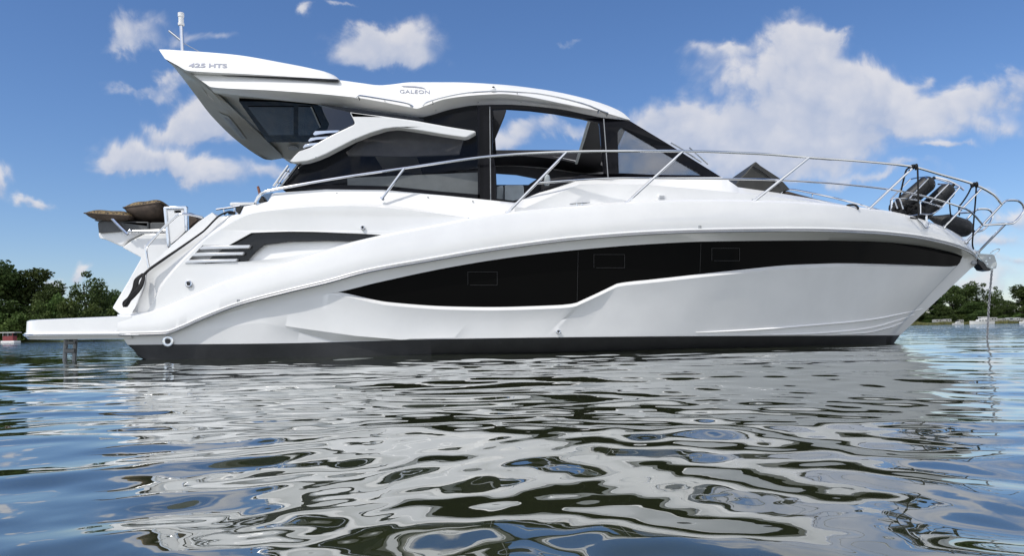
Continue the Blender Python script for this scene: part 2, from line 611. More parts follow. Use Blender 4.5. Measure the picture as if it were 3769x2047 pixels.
def build_water():
    rs = np.random.RandomState(11)
    fine = np.linspace(R(-46), R(46), 1050)
    co = np.linspace(R(46), R(314), 150)[1:-1]
    ang = np.concatenate([fine, co])
    rad = np.concatenate([np.exp(np.linspace(math.log(0.10), math.log(45), 700)), np.exp(np.linspace(math.log(45), math.log(5000), 70))[1:]])
    A, RR = np.meshgrid(ang, rad)
    X, Y = RR * np.sin(A), RR * np.cos(A)
    Z = np.zeros_like(X)
    comps = []

    def band(n, l0, l1, slope, spread):
        for _ in range(n):
            lam = math.exp(rs.uniform(math.log(l0), math.log(l1)))
            th = rs.normal(R(84), spread)
            comps.append((lam, th, slope / math.sqrt(n) * 1.414 * lam / (2 * math.pi), rs.uniform(0, 6.28)))

    band(10, 1.0, 2.6, 0.015, 0.6)
    band(26, 0.34, 0.9, 0.022, 0.55)
    band(52, 0.13, 0.36, 0.041, 0.55)
    band(36, 0.05, 0.12, 0.013, 0.9)
    sp = RR * 0.0089
    # gentle warp so crests wander, and calmer patches
    wx = 0.22 * np.sin(0.9 * Y + 0.5 * X + 1.0) + 0.13 * np.sin(1.9 * X - 1.3 * Y + 2.0)
    wy = 0.20 * np.sin(1.1 * X - 0.7 * Y + 0.3) + 0.12 * np.sin(2.3 * Y + 1.2 * X)
    calm = 0.80 + 0.32 * np.sin(0.8 * X + 0.55 * Y + 0.4) * np.sin(0.45 * Y - 0.6 * X + 1.1) + 0.15 * np.sin(1.7 * X + 1.1 * Y)
    for lam, th, a, ph in comps:
        k = 2 * math.pi / lam
        fade = np.clip((lam / (3.2 * sp)) - 0.6, 0, 1)
        g = calm if lam < 0.9 else 1.0
        Z += a * fade * g * np.sin(k * ((X + wx) * math.cos(th) + (Y + wy) * math.sin(th)) + ph)
    Z *= np.clip(1 - (RR - 60) / 200, 0, 1)
    nr, na = X.shape
    co_ = np.stack([X, Y, Z], -1).reshape(-1, 3)
    i = np.arange(nr - 1)[:, None] * na
    j = np.arange(na)[None, :]
    jn = (j + 1) % na
    q = np.stack([i + j, i + jn, i + na + jn, i + na + j], -1).reshape(-1, 4)[:, ::-1]
    me = bpy.data.meshes.new('water')
    me.vertices.add(len(co_))
    me.vertices.foreach_set('co', co_.astype(np.float32).ravel())
    me.loops.add(q.size)
    me.loops.foreach_set('vertex_index', q.astype(np.int32).ravel())
    me.polygons.add(len(q))
    me.polygons.foreach_set('loop_start', np.arange(0, q.size, 4, dtype=np.int32))
    me.update(calc_edges=True)
    me.shade_smooth()
    me.materials.append(water_material())
    o = bpy.data.objects.new('water', me)
    COL.objects.link(o)
    o['kind'] = 'structure'


build_water()

# ------------------------------------------------------------------ shore
SHORE = [(-700, 20), (-400, 70), (-150, 116), (-60, 130), (-22, 165), (40, 215), (120, 232), (300, 236), (500, 210), (800, 120)]


def shore_y(x):
    return float(np.interp(x, [s[0] for s in SHORE], [s[1] for s in SHORE]))


def build_land():
    M['soil'] = material('grassy_bank', (0.075, 0.085, 0.03), 0.9, vary=0.4, vscale=0.4, bump=0.5, bscale=2)
    mb = MB()
    xs = np.linspace(-700, 800, 260)
    rng = random.Random(3)
    prof = ((0, -0.4), (0.5, 0.12), (2.5, 0.45), (8, 0.7), (40, 1.1), (150, 2.0), (900, 3.0))
    jit = [rng.uniform(-0.7, 0.7) for _ in xs]
    rows = [[Vector((x, shore_y(x) + d + (jit[i] if d < 10 else 0), z)) for i, x in enumerate(xs)] for d, z in prof]
    mb.grid(rows)
    o = mb.build('ground', 'soil', None, angle=80)
    o['kind'] = 'structure'


build_land()


# ------------------------------------------------------------------ trees
def leaf_mat(name, dark, light):
    m = material(name, dark, 0.6)
    t = m.node_tree
    p = t.nodes['Principled BSDF']
    tc = t.nodes.new('ShaderNodeTexCoord')
    geo = t.nodes.new('ShaderNodeObjectInfo')
    a = noise(t, tc.outputs['Object'], 0.55, 3, 0.6)
    b = noise(t, tc.outputs['Object'], 4.0, 2, 0.6)
    f = mth(t, 'ADD', mth(t, 'MULTIPLY', a.outputs[0], 0.6), mth(t, 'MULTIPLY', b.outputs[0], 0.4))
    f = smooth(t, f, 0.35, 0.68)
    c = mixc(t, f, (*dark, 1), (*light, 1))
    hs = t.nodes.new('ShaderNodeHueSaturation')
    t.links.new(c, hs.inputs['Color'])
    t.links.new(mth(t, 'ADD', 0.485, mth(t, 'MULTIPLY', geo.outputs['Random'], 0.03)), hs.inputs['Hue'])
    t.links.new(mth(t, 'ADD', 0.8, mth(t, 'MULTIPLY', geo.outputs['Random'], 0.4)), hs.inputs['Value'])
    t.links.new(hs.outputs[0], p.inputs['Base Color'])
    p.inputs['Specular IOR Level'].default_value = 0.25
    tr = t.nodes.new('ShaderNodeBsdfTranslucent')
    t.links.new(hs.outputs[0], tr.inputs[0])
    mx = t.nodes.new('ShaderNodeMixShader')
    mx.inputs[0].default_value = 0.25
    t.links.new(p.outputs[0], mx.inputs[1])
    t.links.new(tr.outputs[0], mx.inputs[2])
    t.links.new(mx.outputs[0], t.nodes['Material Output'].inputs[0])
    return m


M['leafdark'] = leaf_mat('dark_foliage', (0.028, 0.050, 0.014), (0.095, 0.136, 0.038))
M['leafmid'] = leaf_mat('green_foliage', (0.045, 0.078, 0.018), (0.135, 0.185, 0.048))
M['bark'] = material('tree_bark', (0.06, 0.05, 0.04), 0.9, vary=0.3, bump=0.6, bscale=8)


def crown_mesh(seed, w, h, base, leaf, n, openness, shape=0):
    """leaf-sized faces scattered over uneven clumps; w, h in metres, base = height of the lowest leaves"""
    rs = np.random.RandomState(seed)
    cl = []
    nc = 26
    for k in range(nc):
        zt = rs.uniform(0.06, 1.0)
        if shape == 0:
            prof = math.sin(math.pi * min(0.97, 0.16 + 0.80 * zt)) ** 0.75
        else:
            prof = (1 - 0.75 * zt)
        ang = rs.uniform(0, 6.28)
        rr = prof * w / 2 * rs.uniform(0.25, 0.82)
        s = w * rs.uniform(0.10, 0.20) * (0.75 + 0.5 * prof)
        cl.append((rr * math.cos(ang), rr * math.sin(ang), base + (h - base) * zt - s * 0.5, s, s * rs.uniform(0.55, 0.85)))
    cl = np.array(cl)
    wts = cl[:, 3] ** 2
    idx = rs.choice(nc, n, p=wts / wts.sum())
    d = rs.normal(size=(n, 3))
    d /= np.linalg.norm(d, axis=1)[:, None]
    rad = rs.uniform(0.55, 1.08, n) ** 0.6
    lump = 1 + 0.22 * np.sin(7 * d[:, 0] + idx) * np.sin(6 * d[:, 1] + 2 * idx) + 0.15 * np.sin(11 * d[:, 2] + idx)
    c = cl[idx]
    pos = c[:, :3] + d * (rad * lump)[:, None] * c[:, [3, 3, 4]]
    keep = rs.uniform(size=n) > openness * (0.5 + 0.5 * np.sin(pos[:, 0] * 2.1 + pos[:, 2] * 1.7))
    pos, d = pos[keep], d[keep]
    pos = pos[pos[:, 2] > base * 0.55]
    d = d[:len(pos)]
    m = len(pos)
    nrm = d + rs.normal(size=(m, 3)) * 0.6 + np.array([0, 0, 0.5])
    nrm /= np.linalg.norm(nrm, axis=1)[:, None]
    t = np.cross(nrm, rs.normal(size=(m, 3)))
    t /= np.linalg.norm(t, axis=1)[:, None]
    b = np.cross(nrm, t)
    s = leaf * rs.uniform(0.5, 1.2, m)[:, None]
    quad = np.stack([pos - t * s * 0.5, pos + b * s * 0.34 + nrm * s * 0.08, pos + t * s * 0.6, pos - b * s * 0.34 + nrm * s * 0.08], 1)
    me = bpy.data.meshes.new('crown')
    me.from_pydata(quad.reshape(-1, 3).tolist(), [], (np.arange(m * 4).reshape(m, 4)).tolist())
    return me, cl


def trunk_mesh(seed, h, cl, r):
    rng = random.Random(seed)
    mb = MB()
    top = Vector((rng.uniform(-.3, .3), rng.uniform(-.3, .3), h * 0.8))
    ps = [Vector((0, 0, -0.5)), Vector((rng.uniform(-.15, .15), 0, h * 0.2)), Vector((rng.uniform(-.3, .3), rng.uniform(-.2, .2), h * 0.5)), top]
    sp = crv3(ps, 10)
    mb.tube(sp, [r * (1 - 0.8 * k / 9) for k in range(10)], 7)
    for c in cl[:12]:
        a = sp[rng.randint(2, 6)]
        e = Vector(c[:3])
        mid = (a + e) / 2 + Vector((0, 0, h * 0.03))
        mb.tube(crv3([a, mid, e], 6), [r * 0.35 * (1 - 0.8 * k / 5) for k in range(6)], 5)
    o = mb.build('trunk', 'bark')
    me = o.data
    bpy.data.objects.remove(o)
    return me


KINDS = []
for k, (w, h, base, leaf, n, op, sh) in enumerate([(10, 12, 0.6, 0.44, 14000, 0.10, 0), (8.5, 11, 0.7, 0.42, 10500, 0.38, 0), (9, 12.5, 0.4, 0.44, 13500, 0.05, 0), (7, 13, 0.8, 0.46, 9000, 0.25, 1)]):
    me, cl = crown_mesh(40 + k, w, h, base, leaf, n, op, sh)
    me.materials.append(M['leafdark'])
    KINDS.append((me, trunk_mesh(k, h, cl, 0.26), w, h))
me, cl = crown_mesh(77, 4.2, 3.6, 0.1, 0.34, 2600, 0.2, 0)
me.materials.append(M['leafmid'])
BUSH = (me, trunk_mesh(9, 3, cl, 0.09), 4.2, 3.6)


def plant(name, kind, px, top, wpx, Y, label, cat, group, rz, z0=0.3):
    crown, trunk, w, h = kind
    base = PY(px, CY, Y)
    x = base.x
    zt = PY(px, top, Y).z
    sw = wpx / F * Y / w
    o = empty(name, (x, Y, z0), label, cat, group)
    o.rotation_euler.z = rz
    o.scale = (sw, sw, (zt - z0) / h)
    for nm, me in (('crown', crown), ('trunk', trunk)):
        c = bpy.data.objects.new(nm, me)
        COL.objects.link(c)
        c.parent = o
    return o


LG, RG = 'trees on the near left shore', 'trees on the far right shore'
plant('broadleaf_tree', KINDS[2], 5, 966, 300, 135, 'tallest dense tree at the left edge above the red pontoon hut', 'tree', LG, 0.3)
plant('broadleaf_tree', KINDS[0], 128, 988, 250, 139, 'dark round tree between the leftmost tall tree and the gap of sky', 'tree', LG, 1.9)
plant('broadleaf_tree', KINDS[0], -140, 965, 300, 131, 'broad tree reaching past the left border of the picture', 'tree', LG, 4.0)
plant('broadleaf_tree', KINDS[2], 192, 1036, 160, 133, 'lower dark tree sloping down toward the gap of sky', 'tree', LG, 2.2)
plant('broadleaf_tree', KINDS[1], 318, 996, 180, 140, 'open crowned tree with sky showing through, right of the gap', 'tree', LG, 0.9)
plant('broadleaf_tree', KINDS[0], 362, 1055, 105, 143, 'small dark tree tucked against the open crowned tree', 'tree', LG, 5.1)
plant('broadleaf_tree', KINDS[2], 420, 1068, 120, 150, 'low tree partly hidden by the white transom of the yacht', 'tree', LG, 3.0)
plant('broadleaf_tree', KINDS[2], 520, 1062, 170, 165, 'tree mostly behind the yacht transom', 'tree', LG, 1.0)
plant('bush', BUSH, 150, 1112, 105, 128, 'light green bush at the foot of the dark round tree', 'bush', 'bushes along the left shore', 0.2)
plant('bush', BUSH, 258, 1100, 125, 128, 'light green bush below the gap of sky', 'bush', 'bushes along the left shore', 2.0)
plant('bush', BUSH, 345, 1120, 120, 129, 'dark bush in front of the open crowned tree', 'bush', 'bushes along the left shore', 3.0)
plant('bush', BUSH, 60, 1150, 130, 127, 'shaded bush on the bank right of the red hut', 'bush', 'bushes along the left shore', 4.4)
plant('bush', BUSH, -30, 1140, 130, 127, 'bush at the left border beside the red hut', 'bush', 'bushes along the left shore', 5.4)
plant('bush', BUSH, 215, 1085, 120, 131, 'bush filling the gap between the two large left trees', 'bush', 'bushes along the left shore', 2.8)
plant('bush', BUSH, 430, 1130, 110, 136, 'bush just left of the yacht transom', 'bush', 'bushes along the left shore', 1.2)
plant('broadleaf_tree', KINDS[3], 3440, 1085, 120, 246, 'dark conical tree closest to the yacht bow', 'tree', RG, 0.3)
plant('broadleaf_tree', KINDS[0], 3500, 1050, 130, 250, 'broad tree right of the bow with a level top', 'tree', RG, 2.5)
plant('broadleaf_tree', KINDS[2], 3565, 1038, 120, 252, 'tallest rounded tree behind the moored white cruiser', 'tree', RG, 1.2)
plant('broadleaf_tree', KINDS[1], 3618, 1042, 100, 254, 'loose grey green tree behind the anchor chain', 'tree', RG, 4.1)
plant('broadleaf_tree', KINDS[1], 3662, 1054, 80, 250, 'thin tree just right of the anchor chain', 'tree', RG, 5.6)
plant('broadleaf_tree', KINDS[2], 3470, 1120, 110, 242, 'lower tree under the bow above the caravans', 'tree', RG, 3.3)
plant('broadleaf_tree', KINDS[0], 3590, 1112, 120, 243, 'lower rounded tree right behind the caravan awnings', 'tree', RG, 0.8)
plant('broadleaf_tree', KINDS[0], 3700, 1105, 90, 245, 'low tree in the dip of the tree line', 'tree', RG, 2.9)
plant('broadleaf_tree', KINDS[2], 3765, 1050, 150, 248, 'big tree cut by the right border of the picture', 'tree', RG, 4.7)
plant('broadleaf_tree', KINDS[0], 3850, 1040, 170, 250, 'tree beyond the right border of the picture', 'tree', RG, 1.7)
plant('broadleaf_tree', KINDS[0], 3390, 1110, 110, 247, 'dark tree mostly behind the yacht bow', 'tree', RG, 0.1)
plant('broadleaf_tree', KINDS[2], 3310, 1100, 120, 250, 'tree hidden behind the stem of the yacht', 'tree', RG, 3.9)
for i, (px, tp, wp) in enumerate([(3420, 1165, 60), (3480, 1160, 60), (3545, 1158, 70), (3690, 1160, 60), (3740, 1152, 70)]):
    plant('bush', BUSH, px, tp, wp, 243, ['bush at the water side under the bow', 'bush behind the small motorboat', 'bush between the two moored boats', 'bush right of the white cruiser', 'bush near the right border'][i], 'bush', 'bushes along the right shore', i)


def build_reeds():
    M['reed'] = material('reed_blades', (0.13, 0.13, 0.045), 0.8, vary=0.4, vscale=0.5)
    rs = np.random.RandomState(8)
    n = 7000
    x = rs.uniform(96, 175, n)
    y = np.array([shore_y(q) for q in x]) + rs.uniform(-0.3, 3.0, n)
    h = rs.uniform(0.5, 1.3, n) * (0.65 + 0.35 * np.sin(x * 0.7))
    a = rs.uniform(0, 6.28, n)
    w = 0.07
    vs, fs = [], []
    for i in range(n):
        c, s = math.cos(a[i]) * w, math.sin(a[i]) * w
        k = len(vs)
        vs += [(x[i] - c, y[i] - s, 0.0), (x[i] + c, y[i] + s, 0.0), (x[i] + rs.uniform(-.2, .2), y[i], 0.15 + h[i])]
        fs.append((k, k + 1, k + 2))
    me = bpy.data.meshes.new('reeds')
    me.from_pydata(vs, [], fs)
    me.materials.append(M['reed'])
    o = bpy.data.objects.new('reeds', me)
    COL.objects.link(o)
    tag(o, 'yellow green reeds along the far right shore', 'reeds', kind='stuff')


build_reeds()

M['white'] = material('white_paint', (0.8, 0.8, 0.78), 0.35, vary=0.04)
M['red'] = material('faded_red_paint', (0.22, 0.045, 0.045), 0.5, vary=0.25)
M['caravan'] = material('off_white_caravan_paint', (0.36, 0.36, 0.345), 0.4, vary=0.06)
M['boatwhite'] = material('weathered_white_boat_paint', (0.58, 0.58, 0.56), 0.4, vary=0.06)
M['tent'] = material('grey_awning', (0.33, 0.35, 0.36), 0.7, vary=0.15)
M['wdark'] = material('dark_panes', (0.02, 0.022, 0.025), 0.08)


def far_boat(px, py, wpx, Y, label, flip, big):
    c = PY(px, CY, Y)
    Lh = wpx / F * Y
    s = -1 if flip else 1
    o = empty('moored_motorboat', (c.x, Y, 0), label, 'motorboat', 'boats moored at the far shore')

    def pt(u, v, w):
        return Vector((c.x + s * u * Lh, Y + v * Lh, w * Lh))
    mb = MB()
    us = np.linspace(-0.5, 0.5, 14)
    hb = [0.15 * (1 - max(0, (u + 0.05) / 0.55) ** 2.2) for u in us]
    sh = [0.115 + 0.05 * max(0, u + .2) ** 1.5 for u in us]
    rows = [[pt(u, -b * 0.75, -0.03) for u, b in zip(us, hb)], [pt(u, -b, z) for u, b, z in zip(us, hb, sh)], [pt(u, b, z) for u, b, z in zip(us, hb, sh)], [pt(u, b * 0.75, -0.03) for u, b in zip(us, hb)]]
    mb.grid(rows)
    mb.face([mb.pts([rows[k][0]])[0] for k in range(4)])
    mb.build('hull', 'boatwhite', o)
    cb = MB()
    for (u0, u1, v, z0, z1, rk) in ((-0.28, 0.22, 0.11, 0.10, 0.20, 0.08), (-0.20, 0.08, 0.10, 0.20, 0.275 if big else 0.25, 0.06)):
        a = [pt(u0, -v, z0), pt(u1, -v, z0), pt(u1, v, z0), pt(u0, v, z0)]
        b = [pt(u0 + 0.02, -v * 0.9, z1), pt(u1 - rk, -v * 0.9, z1), pt(u1 - rk, v * 0.9, z1), pt(u0 + 0.02, v * 0.9, z1)]
        i = cb.pts(a + b)
        for q in ((4, 5, 6, 7), (0, 1, 5, 4), (1, 2, 6, 5), (2, 3, 7, 6), (3, 0, 4, 7)):
            cb.face([i[k] for k in q])
    cb.build('cabin', 'boatwhite', o, smooth_=False)
    for u in (-0.18, -0.06, 0.06):
        wb = MB()
        i = wb.pts([pt(u, -0.113, 0.135), pt(u + 0.09, -0.113, 0.135), pt(u + 0.085, -0.108, 0.175), pt(u + 0.005, -0.108, 0.175)])
        wb.face(i)
        wb.build('window', 'wdark', o, smooth_=False, recalc=False)
    rb = MB()
    rb.box(pt(-0.06, 0, 0.30 if big else 0.275), (0.30 * Lh, 0.22 * Lh, 0.018 * Lh))
    for u in (-0.17, 0.05):
        for v in (-0.09, 0.09):
            rb.tube([pt(u, v, 0.2), pt(u, v, 0.295 if big else 0.27)], 0.008 * Lh, 5)
    rb.build('hardtop', 'white', o, smooth_=False)


far_boat(3612, 1191, 86, 231, 'larger white cabin cruiser moored left of the anchor chain', True, True)
far_boat(3528, 1191, 40, 231, 'small white motorboat moored between the cruiser and the bow', False, False)
far_boat(3775, 1188, 46, 231, 'white motorboat cut by the right border of the picture', True, False)


def caravan(px, wpx, hpx, Y, label, m):
    c = PY(px, CY, Y)
    Y = 236.8 + (Y - 240) * 0.45
    w, h = wpx / F * Y, 1.0 * hpx / F * Y
    o = empty('caravan', (c.x, Y, 0.45), label, 'caravan', 'caravans parked behind the far shore')
    mb = MB()
    pr = [(-.5, .25), (-.5, .8), (-.44, .96), (-.3, 1), (.36, 1), (.47, .9), (.5, .6), (.47, .25)]
    for_y = [Vector((c.x + u * w, Y - 1.0, .45 + z * h)) for u, z in pr]
    bk = [p + Vector((0, 2.1, 0)) for p in for_y]
    i, j = mb.pts(for_y), mb.pts(bk)
    mb.face(i)
    mb.face(j[::-1])
    for k in range(len(pr)):
        mb.face((i[k], j[k], j[(k + 1) % len(pr)], i[(k + 1) % len(pr)]))
    mb.build('body', m, o, smooth_=False)
    for u in (-.28, .15):
        wn = MB()
        wn.box((c.x + u * w, Y - 1.01, .45 + h * .7), (.25 * w, .04, .24 * h))
        wn.build('window', 'wdark', o, smooth_=False)
    for u in (-.08, .08):
        wh = MB()
        wh.tube([Vector((c.x + u * w, Y - 1.0, .45 + .16 * h)), Vector((c.x + u * w, Y - .8, .45 + .16 * h))], .16 * h, 12)
        wh.build('wheel', 'wdark', o)


for a in [(3420, 26, 14, 243, 'white caravan closest to the yacht bow', 'caravan'), (3464, 22, 15, 240, 'cream caravan left of the small motorboat', 'caravan'),
          (3494, 14, 12, 245, 'small white caravan deep under the trees', 'caravan'), (3592, 20, 16, 243, 'white caravan above the bow of the moored cruiser', 'caravan'),
          (3622, 24, 18, 242, 'white caravan showing over the cruiser hardtop', 'caravan'), (3650, 18, 14, 244, 'white caravan right behind the anchor chain', 'caravan'),
          (3695, 44, 16, 242, 'long grey awning caravan right of the anchor chain', 'tent'), (3718, 18, 14, 240, 'white caravan standing before the long grey awning', 'caravan'),
          (3738, 16, 13, 241, 'white caravan near the right border', 'caravan')]:
    caravan(*a)


def red_hut():
    Y = 119.0
    a, b = PY(13, CY, Y), PY(64, CY, Y)
    x0, x1 = a.x, b.x
    w = x1 - x0
    o = empty('pontoon_hut', ((x0 + x1) / 2, Y, 0), 'small red pontoon hut with a white flat roof below the left trees', 'pontoon hut')
    mb = MB()
    mb.box(((x0 + x1) / 2, Y, 0.12), (w * 0.98, 1.6, 0.3))
    mb.build('float', 'white', o, smooth_=False, bevel=0.03)
    mb = MB()
    mb.box((x0 + w * .48, Y - .1, .62), (w * .72, 1.1, .75))
    mb.build('lower_panel', 'red', o, smooth_=False, bevel=0.02)
    mb = MB()
    mb.box((x0 + w * .5, Y, 1.2), (w * .66, .9, .5))
    mb.build('window_band', 'wdark', o, smooth_=False)
    for u in (.14, .5, .84):
        mb = MB()
        mb.box((x0 + w * u, Y - .6, .85), (.09, .09, 1.3))
        mb.build('post', 'red' if u == .84 else 'grey', o, smooth_=False)
    mb = MB()
    mb.box((x0 + w * .52, Y, 1.52), (w * 1.05, 1.8, .09))
    mb.build('roof', 'white', o, smooth_=False)


red_hut()
# ------------------------------------------------------------------ the motor yacht
Y0 = empty('motor_yacht', (0, YC, 0), 'large white hardtop motor yacht anchored broadside, black glass strip in its hull', 'motor yacht')

bA = fn([(432, 1.90), (1000, 2.02), (1900, 2.06), (2300, 2.02), (2600, 1.90), (2900, 1.66), (3100, 1.40), (3300, 1.02), (3450, .66), (3550, .32), (3602, 0.0)])
bM = fn([(452, 1.87), (1000, 1.96), (1900, 1.98), (2300, 1.92), (2600, 1.75), (2900, 1.44), (3100, 1.13), (3300, .72), (3450, .36), (3540, .09), (3572, 0.0)])
bC = fn([(470, 1.83), (1000, 1.91), (1900, 1.92), (2300, 1.80), (2600, 1.53), (2900, 1.12), (3100, .74), (3220, .40), (3285, .14), (3312, 0.0)])
yA = fn([(432, 1234), (520, 1233), (606, 1230), (670, 1208), (739, 1177), (879, 1123), (1065, 1074), (1200, 1042), (1340, 1004), (1587, 959), (1806, 922), (2132, 880), (2400, 860), (2600, 853), (2943, 849), (3200, 857), (3361, 872), (3468, 893), (3549, 918), (3590, 944), (3602, 962)])
yE = fn([(432, 1165), (540, 1155), (700, 1096), (832, 1041), (1000, 992), (1065, 973), (1200, 931), (1390, 877), (1600, 835), (1797, 798), (2000, 775), (2304, 749), (2450, 743), (2600, 741), (2772, 743), (2957, 750), (3172, 770), (3300, 789), (3404, 818), (3479, 845), (3543, 882), (3586, 920), (3602, 942)])
yWU = fn([(452, 1243), (800, 1170), (1199, 1083), (1241, 1076), (1386, 1041), (1666, 982), (1899, 945), (2132, 919), (2400, 898), (2600, 889), (3014, 885), (3200, 888), (3361, 901), (3468, 920), (3543, 943), (3572, 990)])
WLK = [(452, 1243), (800, 1170), (1199, 1084), (1433, 1125), (1666, 1141), (1806, 1143), (2000, 1138), (2100, 1132), (2122, 1127), (2200, 1091), (2270, 1057), (2290, 1053), (2400, 1041), (2721, 1006), (2926, 987), (3200, 980), (3361, 980), (3500, 982), (3524, 979), (3538, 962), (3543, 944), (3572, 990)]
yWL = lambda q: float(np.interp(q, [k[0] for k in WLK], [k[1] for k in WLK])) if (q > 2085 and q < 2300) or q > 3490 else _wl(q)
_wl = fn(WLK)
yC = fn([(470, 1270), (1000, 1265), (1666, 1248), (2400, 1239), (3000, 1236), (3312, 1235)])


def span(a, b, knots=(), n=240):
    return np.linspace(a, b, n)


NN = 320
pA, pM, pC = np.linspace(436, 3602, NN), np.linspace(452, 3572, NN), np.linspace(470, 3312, NN)
# let the window columns hit the tips exactly
for k in (1199, 1241, 2122, 2270, 3543):
    pM[np.argmin(abs(pM - k))] = k
inwin = (pM >= 1199) & (pM <= 3543)
rAl = [P(q, yA(q) + 5, bA(q) - 0.015 * min(1, bA(q) * 4)) for q in pA]
rWU = [P(q, yWU(q), bM(q)) for q in pM]
rWL = [P(q, yWL(q), bM(q)) if w else P(q, yWU(q), bM(q)) for q, w in zip(pM, inwin)]
rMid = [(a * 0.5 + b * 0.5) + Vector((0, 0.012, 0)) for a, b in zip(rAl, rWU)]
# chine facet: below the crease from (944,1186) the skin steps in
y1 = lambda q: float(np.interp(q, [462, 944, 1100, 1300, 1483, 3320], [1256, 1186, 1210, 1237, 1252, 1252]))
y2 = lambda q: float(np.interp(q, [462, 944, 1218, 1240, 3320], [1257, 1187, 1257, 1258, 1256]))
def stepin(q):
    if q <= 944 or q >= 1720:
        return 0.0
    t = (q - 944) / 300 if q < 1244 else (1720 - q) / 476
    return 0.06 * t * t * (3 - 2 * t)


rC = [P(q, yC(q), bC(q) - stepin(q) * min(1, bC(q))) for q in pC]
rH1, rH2 = [], []
for j, q in enumerate(pC):
    top, bot = rWL[j], P(q, yC(q), bC(q))
    if q < 1500:
        f1 = (y1(q) - yWU(q) if not inwin[j] else y1(q) - yWL(pM[j]))
        a = yWL(pM[j]) if inwin[j] else yWU(pM[j])
        f1 = min(0.985, max(0.02, (y1(q) - a) / max(8, yC(q) - a)))
        f2 = min(0.99, max(f1 + 0.02, (y2(q) - a) / max(8, yC(q) - a)))
    else:
        f1, f2 = 0.97, 0.985
    rH1.append(top.lerp(bot, f1))
    p2 = top.lerp(bot, f2)
    p2.y += stepin(q)
    rH2.append(p2)
rFl = [a.lerp(b, 0.45) + Vector((0, 0.03 * math.sin(math.pi * k / (NN - 1)), 0)) for k, (a, b) in enumerate(zip(rWL, rH1))]

hull = MB()
for side in (0, 1):
    fx = (lambda r: [mir(p) for p in r]) if side else (lambda r: r)
    hull.grid([fx(rAl), fx(rMid), fx(rWU)])
    hull.grid([fx(rWL), fx(rFl), fx(rH1), fx(rH2), fx(rC)])
    # slanting lower lip of the window recess
    jj = [j for j in range(NN) if inwin[j]]
    dep = lambda q: 0.055 * min(1, (q - 1199) / 120) * min(1, max(0.02, (3543 - q) / 60)) * min(1.0, bM(q) * 2 + .1)
    th_ = lambda q: 11 * min(1, (q - 1199) / 40) * min(1, max(0.0, (3480 - q) / 400)) + 1.0
    ri = [P(pM[j], yWL(pM[j]) - th_(pM[j]), bM(pM[j]) - dep(pM[j])) for j in jj]
    ru = [P(pM[j], min(yWU(pM[j]) + 1, yWL(pM[j]) - th_(pM[j])), bM(pM[j]) - dep(pM[j])) for j in jj]
    hull.grid([fx([rWL[j] for j in jj]), fx(ri)])
    hull.grid([fx([rWU[j] for j in jj]), fx(ru)])
    # upper hull band and its bevelled sheer edge
    qs = np.linspace(432, 3602, NN)
    rAu = [P(q, yA(q) - 5, bA(q)) for q in qs]
    rUm = [P(q, (yA(q) + yE(q)) / 2, bA(q) + 0.004 * min(1, bA(q) * 3)) for q in qs]
    bE = lambda q: max(0.0, bA(q) - 0.035 * min(1, bA(q) * 3))
    rE = [P(q, yE(q), bE(q)) for q in qs]
    rEE = [P(q, yE(q) - 7, max(0.0, bE(q) - 0.05 * min(1, bE(q) * 3))) for q in qs]
    hull.grid([fx([P(q, yA(q) + 5, bA(q) - 0.015 * min(1, bA(q) * 4)) for q in qs]), fx(rAu), fx(rUm), fx(rE), fx(rEE)])
# transom
tn = [P(545, 1324, 1.72), P(470, 1270, 1.79), P(452, 1243, 1.87), P(436, 1239, 1.88), P(434, 1166, 1.85)]
hull.grid([tn, [mir(p) for p in tn]])
hull_o = hull.build('hull', 'gel', Y0, angle=26)

# window glass set back in the hull
hw = None
for side in (0, 1):
    gb = MB()
    a_ = [P(pM[j], min(yWU(pM[j]) + 1, yWL(pM[j]) - th_(pM[j])), bM(pM[j]) - dep(pM[j])) for j in jj]
    b_ = [P(pM[j], yWL(pM[j]) - th_(pM[j]), bM(pM[j]) - dep(pM[j])) for j in jj]
    gb.grid([[mir(p) for p in a_], [mir(p) for p in b_]] if side else [a_, b_])
    hw = gb.build('hull_window', 'hullglass', Y0, angle=60) if not side else (gb.build('hull_window', 'hullglass', Y0, angle=60), hw)[1]
for x0, y0, x1, y1_ in ((1722, 1001, 1830, 1050), (2186, 937, 2299, 986), (2620, 914, 2722, 960)):
    o_ = MB()
    for pr in (((x0, y0), (x1, y0)), ((x0, y0), (x0, y1_)), ((x0 + 8, y1_), (x1, y1_)), ((x1, y0), (x1, y1_))):
        o_.tube([P(a, b, bM(a) - 0.045) for a, b in pr], 0.0022, 4)
    o_.build('opening_port', 'port', hw)
for x0, ya, yb in ((2128, 925, 1112), (2580, 895, 1005)):
    o_ = MB()
    o_.tube([P(x0, ya, bM(x0) - 0.048), P(x0 - 4, yb, bM(x0) - 0.048)], 0.0022, 4)
    o_.build('pane_joint', 'port', hw)

